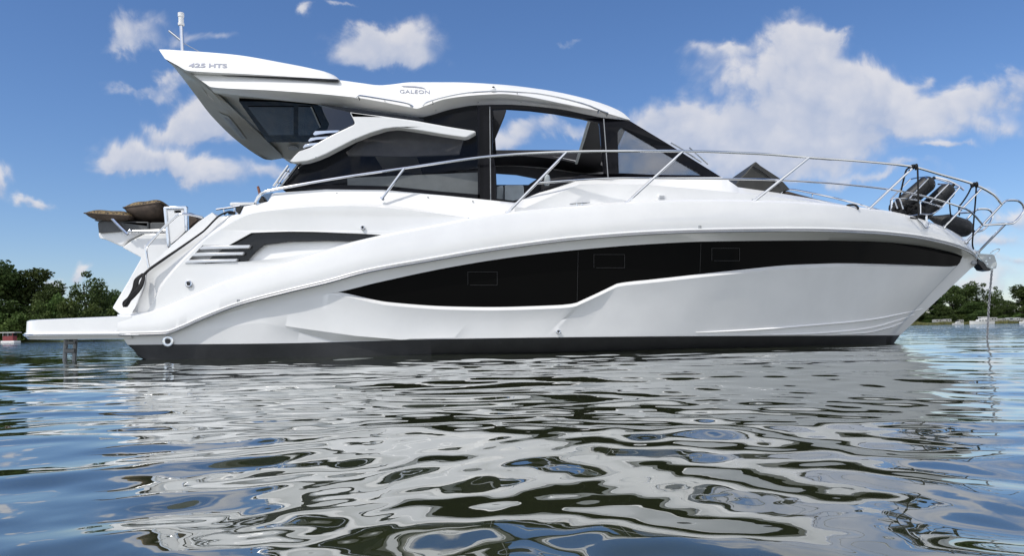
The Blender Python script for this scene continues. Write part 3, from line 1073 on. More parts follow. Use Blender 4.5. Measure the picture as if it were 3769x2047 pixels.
# antifouled bottom
bt = MB()
rK = [P(q, float(np.interp(q, [470, 560, 3312], [1300, 1330, 1262])), max(0, bC(q) - 0.06 - 0.16 * (q - 470) / 2842)) for q in pC]
rK[0] = P(520, 1306, 1.75)
for j, q in enumerate(pC):
    rK[j].z = min(rK[j].z, rC[j].z - 0.14)
    if q < 560:
        rK[j].x = max(rK[j].x, P(545, 1324, 1.74).x - 0.12 + 0.1 * (q - 470) / 90)
    if q > 3200:
        rK[j].x = min(rK[j].x, P(3285, 1256, 0).x)
keel = [Vector((p.x, YC, -0.55)) for p in rK]
rCo = [p + Vector((0, -0.006 * min(1, bC(q) * 3), 0)) for p, q in zip(rC, pC)]
for side in (0, 1):
    fx = (lambda r: [mir(p) for p in r]) if side else (lambda r: r)
    bt.grid([fx(rCo), fx(rK), fx(keel)])
tk = [rCo[0], rK[0], keel[0]]
bt.grid([tk, [mir(p) for p in tk]])
bt.build('bottom', 'boot', Y0, angle=40)

# rubbing strip
rs_ = MB()
for side in (0, 1):
    qs = np.linspace(436, 3604, 260)
    sec = ((4, -0.005), (3.2, 0.022), (-1.0, 0.024), (-5, 0.012), (-6, -0.01))
    rows = []
    for dy, db in sec:
        r = [P(q, yA(min(q, 3602)) + dy, bA(min(q, 3602)) + db) for q in qs]
        rows.append([mir(p) for p in r] if side else r)
    rs_.grid(rows)
rub = rs_.build('rub_rail', 'rail', Y0, angle=60)
ch = MB()
ch.tube([P(q, yA(q) + 0.5, bA(q) + 0.024) for q in np.linspace(440, 3600, 200)], 0.006, 6)
ch.build('steel_insert', 'steel', rub)
wb = MB()
wb.tube([P(q, yA(q) - 8, bA(q) + 0.004) for q in np.linspace(440, 3590, 200)], 0.014, 8)
wb.build('white_bead', 'gel', rub)

# spray rails on the bow, laid on the skin itself
from mathutils.bvhtree import BVHTree
hull_bvh = BVHTree.FromPolygons([v.co + ORIGIN[hull_o.name] for v in hull_o.data.vertices], [tuple(p.vertices) for p in hull_o.data.polygons])
EYE = Vector((0, 0, CAMH))


def on_hull(x, y, bvh=None):
    d = (PY(x, y, 1.0) - EYE).normalized()
    h = (bvh or hull_bvh).ray_cast(EYE, d)
    return h[0] if h[0] is not None else None


def skin(o):
    from mathutils.bvhtree import BVHTree as B_
    return B_.FromPolygons([v.co + ORIGIN[o.name] for v in o.data.vertices], [tuple(p.vertices) for p in o.data.polygons])


def decal(poly, o, lift=0.004, th=0.004):
    bv_ = skin(o)
    m_ = MB()
    dense = []
    tri = tessellate_polygon([[Vector((x, y, 0)) for x, y in poly]])
    ds = [(PY(x, y, 1.0) - EYE).normalized() for x, y in poly]
    hs_ = [bv_.ray_cast(EYE, d)[0] for d in ds]
    f_ = m_.pts([h - d * (lift + th) for h, d in zip(hs_, ds)])
    k_ = m_.pts([h - d * (lift - 0.004) for h, d in zip(hs_, ds)])
    for t in tri:
        m_.face([f_[k] for k in t])
    n = len(poly)
    for k in range(n):
        m_.face((f_[k], f_[(k + 1) % n], k_[(k + 1) % n], k_[k]))
    return m_


for pts in ([(2560, 1224), (2750, 1214), (2950, 1199), (3200, 1176), (3330, 1152), (3396, 1138)], [(2800, 1232), (2960, 1228), (3080, 1220), (3200, 1206), (3300, 1180), (3366, 1158)], [(3060, 1231), (3180, 1224), (3270, 1205), (3330, 1184)]):
    c = [on_hull(x, y) for x, y in crv(pts, 60)]
    c = [p for p in c if p is not None]
    n_ = len(c)
    s_ = MB()
    w_ = [math.sin(math.pi * min(1.0, 0.04 + k / (n_ * 0.9))) ** 0.6 if k < n_ * 0.45 else max(0.15, 1 - max(0, k / n_ - .8) * 4) for k in range(n_)]
    s_.grid([[p + Vector((0, 0.006, 0.014 * w)) for p, w in zip(c, w_)], [p + Vector((0, -0.010 * w, 0.004 * w)) for p, w in zip(c, w_)], [p + Vector((0, -0.024 * w, -0.012 * w)) for p, w in zip(c, w_)], [p + Vector((0, 0.03, -0.030 * w)) for p, w in zip(c, w_)]])
    s_.build('spray_rail', 'gel', Y0, angle=25)

# cockpit side panel with the recessed side vent
FK = [(540, 1153), (572, 1097), (600, 1050), (640, 998), (693, 942), (763, 878), (832, 832), (880, 805), (925, 787), (1065, 768), (1200, 759), (1297, 758), (1400, 763), (1480, 771), (1600, 784), (1722, 800)]
bP = lambda q: bE(q) - 0.05
Fc = [tuple(p) for p in crv(FK, 60)]
Ec = [(q, yE(q) - 7) for q in np.linspace(1722, 540, 60)]
HOLE = [(684, 968), (753, 972), (916, 962), (1050, 947), (1181, 924), (1223, 911), (1297, 890), (1404, 865), (1330, 860), (1250, 857), (1150, 853), (1065, 852), (990, 854), (925, 857), (842, 903), (745, 903)]
sp = MB()
sp.slab(Fc + Ec, bP, 0.02, holes=[HOLE])
# recess walls and back
inner = [P(x, y, bP(x) - 0.10) for x, y in HOLE]
outer = [P(x, y, bP(x)) for x, y in HOLE]
oi, ii = sp.pts(outer), sp.pts(inner)
for k in range(len(HOLE)):
    m_ = (k + 1) % len(HOLE)
    sp.face((oi[k], oi[m_], ii[m_], ii[k]))
sp.slab([(x, y) for x, y in HOLE], lambda x: bP(x) - 0.10, 0)
sp.build('cockpit_side', 'gel', Y0, angle=30)
bv = MB()
n_ = []
for k in range(60):
    a, b = np.array(Fc[max(0, k - 1)][:2]), np.array(Fc[min(59, k + 1)][:2])
    d = (b - a) / np.linalg.norm(b - a)
    n_.append((d[1], -d[0]))
bw = [min(1, k / 6) * min(1, (59 - k) / 12) for k in range(60)]
bv.grid([[P(x, y, bP(x)) for x, y in Fc], [P(x + n_[k][0] * 11 * bw[k], y + n_[k][1] * 11 * bw[k], bP(x) - 0.07) for k, (x, y) in enumerate(Fc)]])
bv.build('coaming_edge', 'gel', Y0, angle=60)

vent = MB()
vent.slab([(842, 904), (925, 858), (990, 855), (1065, 853), (1150, 854), (1250, 858), (1330, 861), (1400, 866), (1340, 882), (1278, 888), (1200, 887), (1065, 890), (972, 901), (940, 928), (909, 961), (753, 971), (790, 935)], lambda x: bP(x) - 0.045, 0.03)
sv = vent.build('side_vent', 'black', Y0, bevel=0.004)
for (x0, x1, yl, yr, h) in ((738, 921, 905, 902, 14), (711, 898, 931, 928, 13), (684, 874, 957, 953, 13)):
    l_ = MB()
    l_.slab([(x0 + 10, yl), (x1, yr), (x1 - 6, yr + h - 2), (x0 - 4, yl + h), (x0 - 2, yl + h - 6)], lambda x: bP(x) + 0.012, 0.06)
    l_.build('vent_louvre', 'louvre', sv, bevel=0.006)

# coaming between the side panel and the cabin windows
TK = [(487, 1149), (505, 1120), (520, 1094), (531, 1065), (537, 1043), (540, 1015), (550, 990), (640, 926), (746, 853), (800, 799), (858, 790), (884, 788), (898, 760), (986, 742), (1001, 714), (1013, 710), (1200, 697), (1410, 699), (1619, 718), (1806, 737), (1894, 746), (1894.5, 746)]
yT = lambda q: float(np.interp(q, [k[0] for k in TK], [k[1] for k in TK]))
FX, FYv = [p[0] for p in Fc], [p[1] for p in Fc]


def yF(q):
    if q < 540:
        return 1152
    if q < 1722:
        return float(np.interp(q, FX, FYv))
    return yE(q) - 7


qs = sorted(set(list(np.linspace(487, 1894, 180)) + [k[0] for k in TK]))
rows = []
for f in np.linspace(0, 1, 6):
    r = []
    for q in qs:
        yl, yu = yF(q), yT(q)
        b0 = (bP(q) - 0.06) if q < 1722 else bP(q) - 0.06
        b1 = float(np.interp(q, [487, 800, 1013, 1894], [1.80, 1.80, 1.74, 1.70]))
        r.append(P(q, yl + (min(yu, yl) - yl) * f, b0 + (b1 - b0) * f))
    rows.append(r)
for side in (0, 1):
    cm = MB()
    rr_ = [[mir(p) for p in r] for r in rows] if side else rows
    cm.grid(rr_ + [[p + Vector((0, -0.10 if side else 0.10, 0)) for p in rr_[-1]]])
    cm.build('coaming', 'gel', Y0, angle=40)

# foredeck trunk
TT = [(1894, 746), (1990, 707), (2085, 670), (2132, 651), (2235, 652), (2450, 652), (2656, 652), (2680, 663), (2717, 689), (2857, 709), (3000, 733), (3100, 752), (3150, 767)]
TC = [(1894, 760), (1930, 766), (2000, 735), (2129, 679), (2250, 677), (2386, 680), (2600, 698), (2800, 717), (3000, 744), (3100, 760), (3150, 769)]
it = lambda kn: (lambda q: float(np.interp(q, [k[0] for k in kn], [k[1] for k in kn])))
yTT, yTC = it(TT), it(TC)
bTT = fn([(1894, 1.70), (2132, 1.52), (2400, 1.40), (2656, 1.20), (2857, .98), (3000, .8), (3150, .62)])
qs = sorted(set(list(np.linspace(1894, 3150, 160)) + [k[0] for k in TT + TC if k[0] > 1894]))
r0 = [P(q, yE(q) + 14, bTT(q) + 0.15) for q in qs]
r1 = [P(q, max(yTC(q), yTT(q) + 1), bTT(q) + 0.17) for q in qs]
r2 = [P(q, yTT(q), bTT(q)) for q in qs]
tr_ = MB()
tr_.grid([r0, r1, r2, [mir(p) for p in r2], [mir(p) for p in r1], [mir(p) for p in r0]], skip=lambda i, j: i == 2 and qs[j] < 2640)
tr_.build('foredeck_trunk', 'gel', Y0, angle=22)

# deck
dk = MB()
qs = np.linspace(900, 3602, 120)
e_ = [P(q, yE(q) - 7, max(0.0, bE(q) - 0.05 * min(1, bE(q) * 3))) for q in qs]
i_ = [p + Vector((0, 0.35 * min(1, (YC - p.y) / 0.8), -0.03)) for p in e_]
dk.grid([e_, i_, [mir(p) for p in i_], [mir(p) for p in e_]])
dk.build('deck', 'gel', Y0, angle=40)

# ---------------------------------------------------------------- hardtop
bR0 = fn([(787, 1.52), (1900, 1.46), (2225, 1.38), (2313, 1.30)])
bR1 = fn([(705, 1.76), (1900, 1.74), (2150, 1.62), (2318, 1.36)])
bR2 = fn([(705, 1.66), (1400, 1.55), (1900, 1.50), (2150, 1.42), (2318, 1.34)])
K0 = [(787, 340), (985, 362), (1175, 383), (1300, 398), (1400, 414), (1480, 424), (1535, 431), (1556, 430), (1587, 423), (1666, 400), (1759, 386), (1852, 384), (2039, 398), (2225, 433), (2316, 442)]
K1 = [(772, 318), (790, 321), (1000, 332), (1300, 357), (1420, 377), (1500, 393), (1535, 399), (1556, 392), (1643, 363), (1759, 349), (1852, 345), (1908, 350), (2062, 379), (2211, 410), (2318, 441)]
K2 = [(703, 270), (1000, 283), (1245, 294), (1330, 305), (1400, 313), (1430, 311), (1517, 302), (1666, 302), (1824, 309), (1992, 328), (2132, 356), (2257, 396), (2300, 420), (2319, 440)]
NR = 150
c0, c1, c2 = crv(K0, NR), crv(K1, NR), crv(K2, NR)
q0 = [P(x, y, bR0(x)) for x, y in c0]
q1 = [P(x, y, bR1(x)) for x, y in c1]
q2 = [P(x, y, bR2(x)) for x, y in c2]
q1b = [a.lerp(b, 0.86) + Vector((0, -0.012, 0)) for a, b in zip(q1, q2)]
endf = [min(1.0, (NR - 1 - j) / 12) for j in range(NR)]
q3 = [Vector((p.x, YC - 1.10, p.z - 0.12 * e)) for p, e in zip(q2, endf)]
ui = [Vector((a.x, YC - 1.10, a.z + 0.05)) for a in q0]
mH = lambda r: [mir(p, HEEL) for p in r]
hx0, hx1 = -0.22, 1.14
rows = [ui, q0, q1, q1b, q2, q3, mH(q3), mH(q2), mH(q1b), mH(q1), mH(q0), mH(ui)]
hole = lambda j: hx0 < (q3[j].x + q3[j + 1].x) / 2 < hx1
ht = MB()
ids = [ht.pts(r) for r in rows]
nrow = len(rows)
for i in range(nrow):
    a, b = ids[i], ids[(i + 1) % nrow]
    for j in range(NR - 1):
        if i in (5, 11) and hole(j):
            continue
        x = ht.v[a[j]].x
        mi = 0
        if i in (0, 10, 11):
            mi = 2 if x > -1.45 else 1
        elif i in (1, 9):
            mi = 0
        ht.face((a[j], a[j + 1], b[j + 1], b[j]), mi)
for e in (0, NR - 1):
    ht.face([ids[i][e] for i in range(nrow)], 1 if e == 0 else 0)
hj = [j for j in range(NR - 1) if hole(j)]
for j in (hj[0], hj[-1] + 1):
    ht.face((ids[0][j], ids[5][j], ids[6][j], ids[11][j]), 0)
for j in hj:
    ht.face((ids[0][j], ids[0][j + 1], ids[5][j + 1], ids[5][j]), 2)
    ht.face((ids[11][j], ids[11][j + 1], ids[6][j + 1], ids[6][j]), 2)
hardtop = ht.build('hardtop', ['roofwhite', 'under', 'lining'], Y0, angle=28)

for j in (hj[-1] + 1,):
    sf = MB()
    sf.tube([ui[j].lerp(mir(ui[j], HEEL), f) + Vector((-0.012, 0, -0.012)) for f in np.linspace(0.02, 0.98, 6)], 0.022, 8)
    sf.build('sunroof_edge', 'cabinet', Y0)

# aft lip and soffit of the hardtop
Lk = [(607, 215, 1.70), (645, 252, 1.38), (720, 350, .72), (780, 428, .20), (875, 520, -.55), (970, 582, -1.40), (1000, 586, -1.70)]
Mk = [(697, 264, 1.72), (787, 344, 1.42), (830, 402, .78), (889, 476, .10), (925, 528, -.60), (965, 576, -1.35), (1005, 588, -1.70)]
Lw = crv3([P(*k) for k in Lk], 37)
Mw = crv3([P(*k) for k in Mk], 37)
sA, sB = q0[0], mir(q0[0], HEEL)
Sw = [sA.lerp(sB, f) + Vector((0.02, 0, 0.01)) for f in np.linspace(0, 1, 37)]
lp = MB()
lp.grid([Lw, [a.lerp(b, 0.12) + Vector((0, 0, -0.012)) for a, b in zip(Lw, Mw)], Mw, Sw])
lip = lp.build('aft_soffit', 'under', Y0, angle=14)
# sunken name plate on the lip
pl = MB()
cor = [P(797, 396, .62), P(893, 500, -.24), P(880, 496, -.24), P(785, 386, .62)]


def lipq(u, w):
    k = u * 36
    j = min(35, int(k))
    a = Lw[j].lerp(Lw[j + 1], k - j)
    b = Mw[j].lerp(Mw[j + 1], k - j)
    return a.lerp(b, w) + Vector((-0.004, -0.004, -0.016))


pl.grid([[lipq(u, w) for u in np.linspace(0.36, 0.62, 14)] for w in (0.55, 0.93)])
plate = pl.build('name_plate', 'cabinet', Y0)
text_on('GALEON', [lipq(0.385, 0.66), lipq(0.60, 0.66), lipq(0.60, 0.88), lipq(0.385, 0.88)], 'lettering', 'silver', plate, lift=0.003)

# spoiler wing above the aft end of the roof
ST = [(585, 181), (600, 181), (670, 185), (860, 200), (1050, 232), (1150, 252), (1205, 266), (1240, 283), (1247, 290)]
SB = [(607, 215), (650, 238), (692, 259), (760, 264), (900, 271), (1100, 283), (1200, 289), (1243, 291), (1248, 292)]
t_ = [P(x, y, float(np.interp(x, [585, 700, 1247], [1.66, 1.60, 1.52]))) for x, y in crv(ST, 60)]
b_ = [P(x, y, float(np.interp(x, [600, 700, 1247], [1.72, 1.78, 1.66]))) for x, y in crv(SB, 60)]
u_ = [a.lerp(b, 0.78) + Vector((0, -0.01, 0)) for a, b in zip(b_, t_)]
spo = MB()
ids = spo.grid([b_, u_, t_, [p + Vector((0, .5, .02)) for p in t_], mH([p + Vector((0, .5, .02)) for p in t_]), mH(t_), mH(u_), mH(b_)], close_rows=True)
for e in (0, 59):
    spo.face([r[e] for r in ids])
spoiler = spo.build('spoiler', 'roofwhite', Y0, angle=28)
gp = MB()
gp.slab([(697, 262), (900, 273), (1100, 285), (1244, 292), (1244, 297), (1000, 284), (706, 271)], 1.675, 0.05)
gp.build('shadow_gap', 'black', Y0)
text_on('425', [P(697, 231, 1.765), P(757, 232, 1.76), P(756, 248, 1.775), P(693, 247, 1.78)], 'lettering', 'silver', spoiler, lift=0.003, depth=0.004, offset=0.03)
text_on('HTS', [P(769, 232, 1.765), P(836, 234, 1.76), P(836, 249, 1.775), P(768, 248, 1.78)], 'lettering', 'silver', spoiler, lift=0.003, depth=0.004, offset=0.03)
gl = text_on('GALEON', [P(1471, 329, 1.70), P(1582, 331, 1.70), P(1582, 344, 1.71), P(1471, 342, 1.71)], 'lettering', 'silver', hardtop, lift=0.003, depth=0.004, offset=0.004)
sw = decal([(1476, 315), (1500, 315), (1530, 316), (1550, 319), (1560, 322), (1567, 327), (1552, 323.5), (1525, 320.5), (1500, 319.5), (1485, 318.5)], hardtop)
sw.build('emblem', 'silver', hardtop)

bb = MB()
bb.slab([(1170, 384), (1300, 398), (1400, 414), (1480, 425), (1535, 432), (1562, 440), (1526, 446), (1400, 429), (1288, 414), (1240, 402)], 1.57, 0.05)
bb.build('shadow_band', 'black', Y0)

# soffit hatch
nA, nB, nC = ui[0], ui[60], mir(ui[0], HEEL)
pn = (nB - nA).cross(nC - nA).normalized()


def soffit(px, py, drop):
    o, d = Vector((0, 0, CAMH)), PY(px, py, 1.0) - Vector((0, 0, CAMH))
    q = nA - Vector((0, 0, drop))
    return o + d * ((q - o).dot(pn) / d.dot(pn))


def soffit_plate(name, poly, drop, th, mat, parent):
    m_ = MB()
    tri = tessellate_polygon([[Vector((x, y, 0)) for x, y in poly]])
    f_ = m_.pts([soffit(x, y, drop) for x, y in poly])
    k_ = m_.pts([soffit(x, y, drop) + Vector((0, 0, th)) for x, y in poly])
    for t in tri:
        m_.face([f_[k] for k in t])
        m_.face([k_[k] for k in reversed(t)])
    for k in range(len(poly)):
        j = (k + 1) % len(poly)
        m_.face((f_[k], f_[j], k_[j], k_[k]))
    return m_.build(name, mat, parent, smooth_=False)


hatch = soffit_plate('soffit_hatch', [(880, 372), (1020, 374), (1180, 388), (1260, 398), (1215, 470), (1150, 523), (985, 523)], 0.07, 0.06, 'hullglass', Y0)
soffit_plate('pane', [(912, 393), (1081, 394), (1081, 496), (990, 497)], 0.078, 0.004, 'hatchglass', hatch)
soffit_plate('pane', [(1098, 392), (1145, 394), (1178, 468), (1140, 497), (1098, 498)], 0.078, 0.004, 'hatchglass', hatch)
soffit_plate('edge_strip', [(1143, 394), (1148, 394), (1181, 467), (1177, 471)], 0.085, 0.004, 'cabinet', hatch)
sl = soffit_plate('soffit_lamp', [(1060 + 20 * math.cos(a) + 20, 547 + 7 * math.sin(a)) for a in np.linspace(0, 6.28, 14)[:-1]], 0.055, 0.02, 'grey', Y0)

# chrome grab rails on the roof
for pts in ([(1310, 361), (1318, 352), (1332, 352), (1410, 364), (1480, 376), (1508, 383), (1521, 393)],
            [(1555, 390), (1566, 379), (1619, 361), (1712, 342), (1806, 335), (1852, 335), (1940, 340), (2000, 347), (2085, 365), (2160, 386), (2215, 408), (2238, 417)]):
    g_ = MB()
    g_.tube(T(pts, lambda x: bR1(x) + 0.03), 0.012, 8)
    for k in (0.06, 0.5, 0.94):
        p = T(pts, lambda x: bR1(x) + 0.03, 51)[int(50 * k)]
        g_.tube([p, p + Vector((0, 0.07, -0.03))], 0.008, 6)
    g_.build('roof_rail', 'steel', Y0)
nv = MB()
nv.ball(P(1815, 330, 1.70), 0.04, sc=(1, 1, 0.8))
nl = nv.build('roof_lamp', 'roofwhite', Y0)
nv = MB()
nv.ball(P(1816, 322, 1.72), 0.018)
nv.build('lens', 'black', nl)
for x, y in ((1605, 406), (1760, 376), (1918, 374), (2074, 390), (2233, 426)):
    sn = MB()
    sn.tube([P(x, y, bR0(x) + 0.10), P(x, y, bR0(x) - 0.02)], 0.009, 8)
    sn.build('canvas_stud', 'grey', Y0)
for x, y, b in ((1457, 471, 1.81), (1309, 512, 1.81), (1163, 579, 1.81), (1240, 711, 1.76), (1575, 725, 1.76), (1740, 740, 1.76), (2441, 667, 1.38), (2638, 684, 1.25)):
    sn = MB()
    sn.tube([P(x, y, b + 0.01), P(x, y, b - 0.06)], 0.008, 8)
    sn.build('canvas_stud', 'grey', Y0)

# ---------------------------------------------------------------- side arms
ARM = [(1066, 593), (1082, 575), (1100, 557), (1140, 543), (1180, 519), (1220, 497), (1300, 459), (1306, 452), (1303, 444), (1289, 416), (1288, 412), (1340, 419), (1400, 426), (1526, 443), (1640, 464), (1745, 481), (1752, 485), (1722, 502), (1708, 505), (1640, 495), (1526, 476), (1470, 468), (1452, 468), (1420, 472), (1363, 489), (1300, 514), (1200, 566), (1165, 581), (1130, 592), (1090, 597)]
for far in (0, 1):
    ar = MB()
    ar.slab(ARM, 1.80, 0.16)
    if far:
        ar.v = [mir(p, HEEL) for p in ar.v]
    arm = ar.build('side_arm', 'roofwhite', Y0, angle=40, bevel=0.012)
np_ = MB()
np_.slab([(1183, 392), (1240, 400), (1288, 412), (1305, 447), (1300, 460), (1220, 498), (1130, 552), (1108, 553), (1150, 520), (1205, 474), (1212, 455), (1196, 425)], 1.72, 0.05)
nav = np_.build('arm_panel', 'navy', Y0, bevel=0.006)
for pts in ([(1152, 492), (1160, 482), (1185, 481), (1248, 479), (1240, 486), (1200, 490), (1156, 497)], [(1134, 517), (1142, 507), (1165, 504), (1210, 501), (1200, 509), (1168, 513), (1137, 521)], [(1114, 541), (1122, 530), (1145, 526), (1185, 523), (1170, 531), (1145, 536), (1116, 544)]):
    l_ = MB()
    l_.slab(pts, 1.785, 0.05)
    l_.build('arm_louvre', 'steel', nav, bevel=0.006)

# ---------------------------------------------------------------- cabin sides
GL = [(1025, 692), (1200, 698), (1410, 700), (1619, 719), (1764, 733)]
GU = [(1025, 690), (1098, 598), (1180, 560), (1290, 470), (1330, 418), (1400, 416), (1480, 426), (1554, 433), (1587, 425), (1666, 402), (1764, 388)]
yl_, yu_ = it(GL), it(GU)
qs = sorted(set(list(np.linspace(1025, 1764, 60)) + [k[0] for k in GU]))
sg = MB()
sg.grid([[P(q, yl_(q), 1.68) for q in qs], [P(q, (yl_(q) + yu_(q)) / 2, 1.665) for q in qs], [P(q, yu_(q), 1.56) for q in qs]])
sg.v += []
swin = sg.build('side_window', 'sideglass', Y0, angle=60)
for pts in ([(1027, 692), (1200, 697), (1410, 699), (1619, 718), (1766, 732), (1766, 716), (1619, 704), (1433, 685), (1280, 681), (1045, 678)], [(1757, 389), (1766, 388), (1766, 732), (1759, 732)], [(1025, 690), (1098, 599), (1116, 594), (1045, 680)]):
    fb = MB()
    fb.slab(pts, 1.695, 0.012)
    fb.build('border', 'frame', swin, smooth_=False)
stp = MB()
stp.slab([(1024, 689), (1094, 607), (1102, 600), (1033, 690)], 1.70, 0.03)
stp.build('aft_window_post', 'cabinet', Y0, bevel=0.004)
dh = MB()
dh.tube([P(1006, 686, 1.72), P(1061, 609, 1.72)], 0.014, 8)
dh.tube([P(1016, 690, 1.69), P(1066, 620, 1.69)], 0.009, 8)
for x, y in ((1022, 672), (1053, 629)):
    dh.tube([P(x - 3, y - 1, 1.72), P(x + 12, y + 3, 1.66)], 0.009, 6)
dh.build('door_handle', 'steel', Y0)

OUT = [(1760, 388), (1806, 385), (1852, 385), (1950, 390), (2039, 399), (2140, 417), (2225, 434), (2319, 444), (2390, 487), (2466, 533), (2560, 592), (2658, 653), (2500, 654), (2235, 655), (2132, 656), (2085, 674), (1894, 749), (1806, 741), (1760, 735)]
HO1 = [(1813, 402), (1862, 400), (1950, 406), (2039, 417), (2140, 436), (2204, 451), (2207, 470), (2214, 560), (2222, 640), (2140, 643), (2080, 664), (1990, 701), (1900, 736), (1888, 738), (1828, 731), (1824, 620), (1813, 560)]
HO2 = [(2273, 488), (2278, 478), (2289, 469), (2400, 535), (2500, 595), (2585, 645), (2440, 641), (2278, 637)]
bF = fn([(1760, 1.66), (2225, 1.57), (2318, 1.42), (2658, 1.20)])
fr = MB()
fr.slab(OUT, bF, 0.05, holes=[HO1, HO2])
frame = fr.build('window_frame', 'frame', Y0, smooth_=False, bevel=0.004)
for a, b in (((1803, 392, 1.68), (1806, 737, 1.68)), ((2222, 436, 1.60), (2238, 652, 1.60))):
    st = MB()
    st.tube([P(*a), P(*b)], 0.006, 6)
    st.build('seal_strip', 'grey', frame)
qg = MB()
qg.slab(HO2, lambda q: bF(q) - 0.02, 0.006)
qg.build('quarter_window', 'clearglass', Y0, smooth_=False)
wsn = crv3([P(2319, 445, 1.40), P(2466, 534, 1.32), P(2658, 654, 1.20)], 12)
ws = MB()
ws.grid([wsn, [p.lerp(mir(p, HEEL), .5) + Vector((0.05, 0, 0.03)) for p in wsn], mH(wsn)])
ws.build('windscreen', 'screen', Y0)
for a, b in (((2464, 531), (2515, 560)), ((2515, 563), (2576, 602)), ((2532, 549), (2562, 575)), ((2562, 575), (2600, 610))):
    wp = MB()
    wp.tube([P(*a, 1.24) + Vector((0.02, 0, 0.02)), P(*b, 1.2) + Vector((0.02, 0, 0.02))], 0.010, 6)
    wp.build('wiper', 'chrome', Y0)

# cabin interior
fw = MB()
fw.slab([(1262, 556), (1700, 552), (2228, 552), (2236, 640), (2240, 800), (1300, 800)], -1.50, 0.06,
        holes=[[(2188, 592), (2222, 577), (2222, 603)], [(2129, 638), (2151, 608), (2211, 622), (2211, 637)], [(1826, 637), (1900, 642), (1978, 657), (1945, 680), (1828, 680)]])
fw.build('far_cabin_side', 'lining', Y0, smooth_=False)
fl = MB()
fl.box((-0.3, YC, 1.62), (4.9, 3.0, 0.04))
fl.build('cabin_sole', 'lining', Y0, smooth_=False)
cb = MB()
cb.slab([(1278, 655), (1500, 645), (1762, 634), (1762, 722), (1619, 712), (1433, 692), (1280, 690)], 1.52, 0.35)
cb.build('locker', 'cabinet', Y0, bevel=0.01)
cb = MB()
cb.slab([(1272, 560), (1330, 512), (1440, 478), (1520, 482), (1705, 514), (1690, 568), (1500, 576), (1280, 572)], 1.50, 0.05)
cb.build('blind', 'blind', Y0, bevel=0.01)
ab = MB()
abn = crv3([P(1029, 688, 1.60), P(1098, 600, 1.58), P(1285, 425, 1.5)], 8)
ab.grid([abn, mH(abn)])
ab.build('aft_bulkhead', 'lining', Y0, smooth_=False)
ca = MB()
ca.slab([(1995, 662), (2060, 652), (2224, 642), (2224, 720), (1990, 720)], -1.0, 0.5)
ca.build('helm_dashboard', 'lining', Y0, bevel=0.02)
for pts, b in (([(1857, 684), (1862, 681), (1922, 681), (1927, 684), (1930, 740), (1857, 740)], 0.4), ([(1828, 685), (1852, 682), (1856, 740), (1828, 740)], 0.2)):
    s_ = MB()
    s_.slab(pts, b, 0.45)
    s_.build('seat_back', 'seat', Y0, bevel=0.02)
cu_ = MB()
cu_.slab([(1808, 398), (1864, 402), (1856, 428), (1834, 481), (1812, 532), (1806, 532)], 0.7, 0.06)
cu_.build('curtain', 'lining', Y0, bevel=0.01)
hs_ = MB()
hs_.slab([(2005, 650), (2012, 640), (2022, 642), (2026, 660), (2024, 675), (2004, 675)], 0.3, 0.2)
hs_.build('headrest', 'seat', Y0, bevel=0.02)

# ---------------------------------------------------------------- guard rail
GR = [(939, 747, 1.78), (946, 730, 1.78), (960, 713, 1.78), (985, 703, 1.78), (1200, 663, 1.80), (1489, 619, 1.86), (1806, 575, 1.92), (2076, 559, 1.92), (2273, 556, 1.90), (2515, 556, 1.80), (2800, 566, 1.62), (2972, 579, 1.45), (3200, 596, 1.14), (3361, 614, .90), (3468, 644, .76), (3586, 679, .60), (3656, 716, .50), (3687, 752, .44)]
gr = MB()
gp_ = T(GR, None, 150)
gr.tube(gp_, 0.0165, 10)
rail = gr.build('guard_rail', 'steel', Y0)
mr = MB()
mr.tube([mir(p) for p in gp_ if p.x < 3.0], 0.0165, 8)
mr.build('far_side_rail', 'steel', rail)
mr = MB()
mr.tube(T([(1978, 674, 1.93), (2000, 672, 1.93), (2235, 657, 1.90), (2402, 656, 1.85), (2800, 660, 1.62), (2872, 663, 1.55), (3086, 677, 1.30), (3272, 697, 1.0), (3350, 711, .88), (3420, 727, .80), (3481, 745, .72), (3529, 760, .66), (3563, 773, .60), (3593, 799, .52), (3617, 828, .46)], None, 80), 0.013, 8)
mr.build('middle_rail', 'steel', rail)
for a, b in (((1488, 620, 1.86), (1405, 733, 1.90)), ((2085, 560, 1.92), (1866, 786, 1.97)), ((2513, 557, 1.80), (2304, 749, 1.94)), ((2977, 580, 1.45), (2772, 743, 1.70)), ((3361, 616, .90), (3196, 772, 1.14)), ((3610, 696, .56), (3472, 838, .52)), ((3687, 752, .44), (3556, 893, .28)), ((3701, 824, .30), (3599, 930, .06))):
    s_ = MB()
    w = [P(*a), P(*b)]
    s_.tube([w[0].lerp(w[1], f) for f in np.linspace(0, 1, 5)], 0.0165, 10)
    d = (w[1] - w[0]).normalized()
    s_.tube([w[1] - d * 0.02, w[1] + d * 0.008], 0.03, 10)
    s_.build('stanchion', 'steel', rail)
for pts in ([(3687, 752, .44), (3704, 739, .40), (3722, 737, .38), (3746, 739, .36), (3762, 750, .34), (3768, 764, .33), (3766, 781, .32), (3734, 818, .32), (3718, 823, .32), (3701, 824, .32), (3617, 829, .42)],
            [(3532, 784, -.45), (3560, 782, -.42), (3584, 779, -.40), (3596, 771, -.38), (3620, 769, -.36), (3640, 772, -.34), (3653, 787, -.34), (3647, 814, -.34), (3620, 845, -.34), (3596, 853, -.34)],
            [(3580, 783, -.40), (3557, 808, -.5)], [(3443, 652, -.9), (3488, 664, -.8), (3531, 686, -.7), (3548, 700, -.66)]):
    s_ = MB()
    s_.tube(T(pts, None, 60), 0.0155, 10)
    s_.build('pulpit', 'steel', rail)

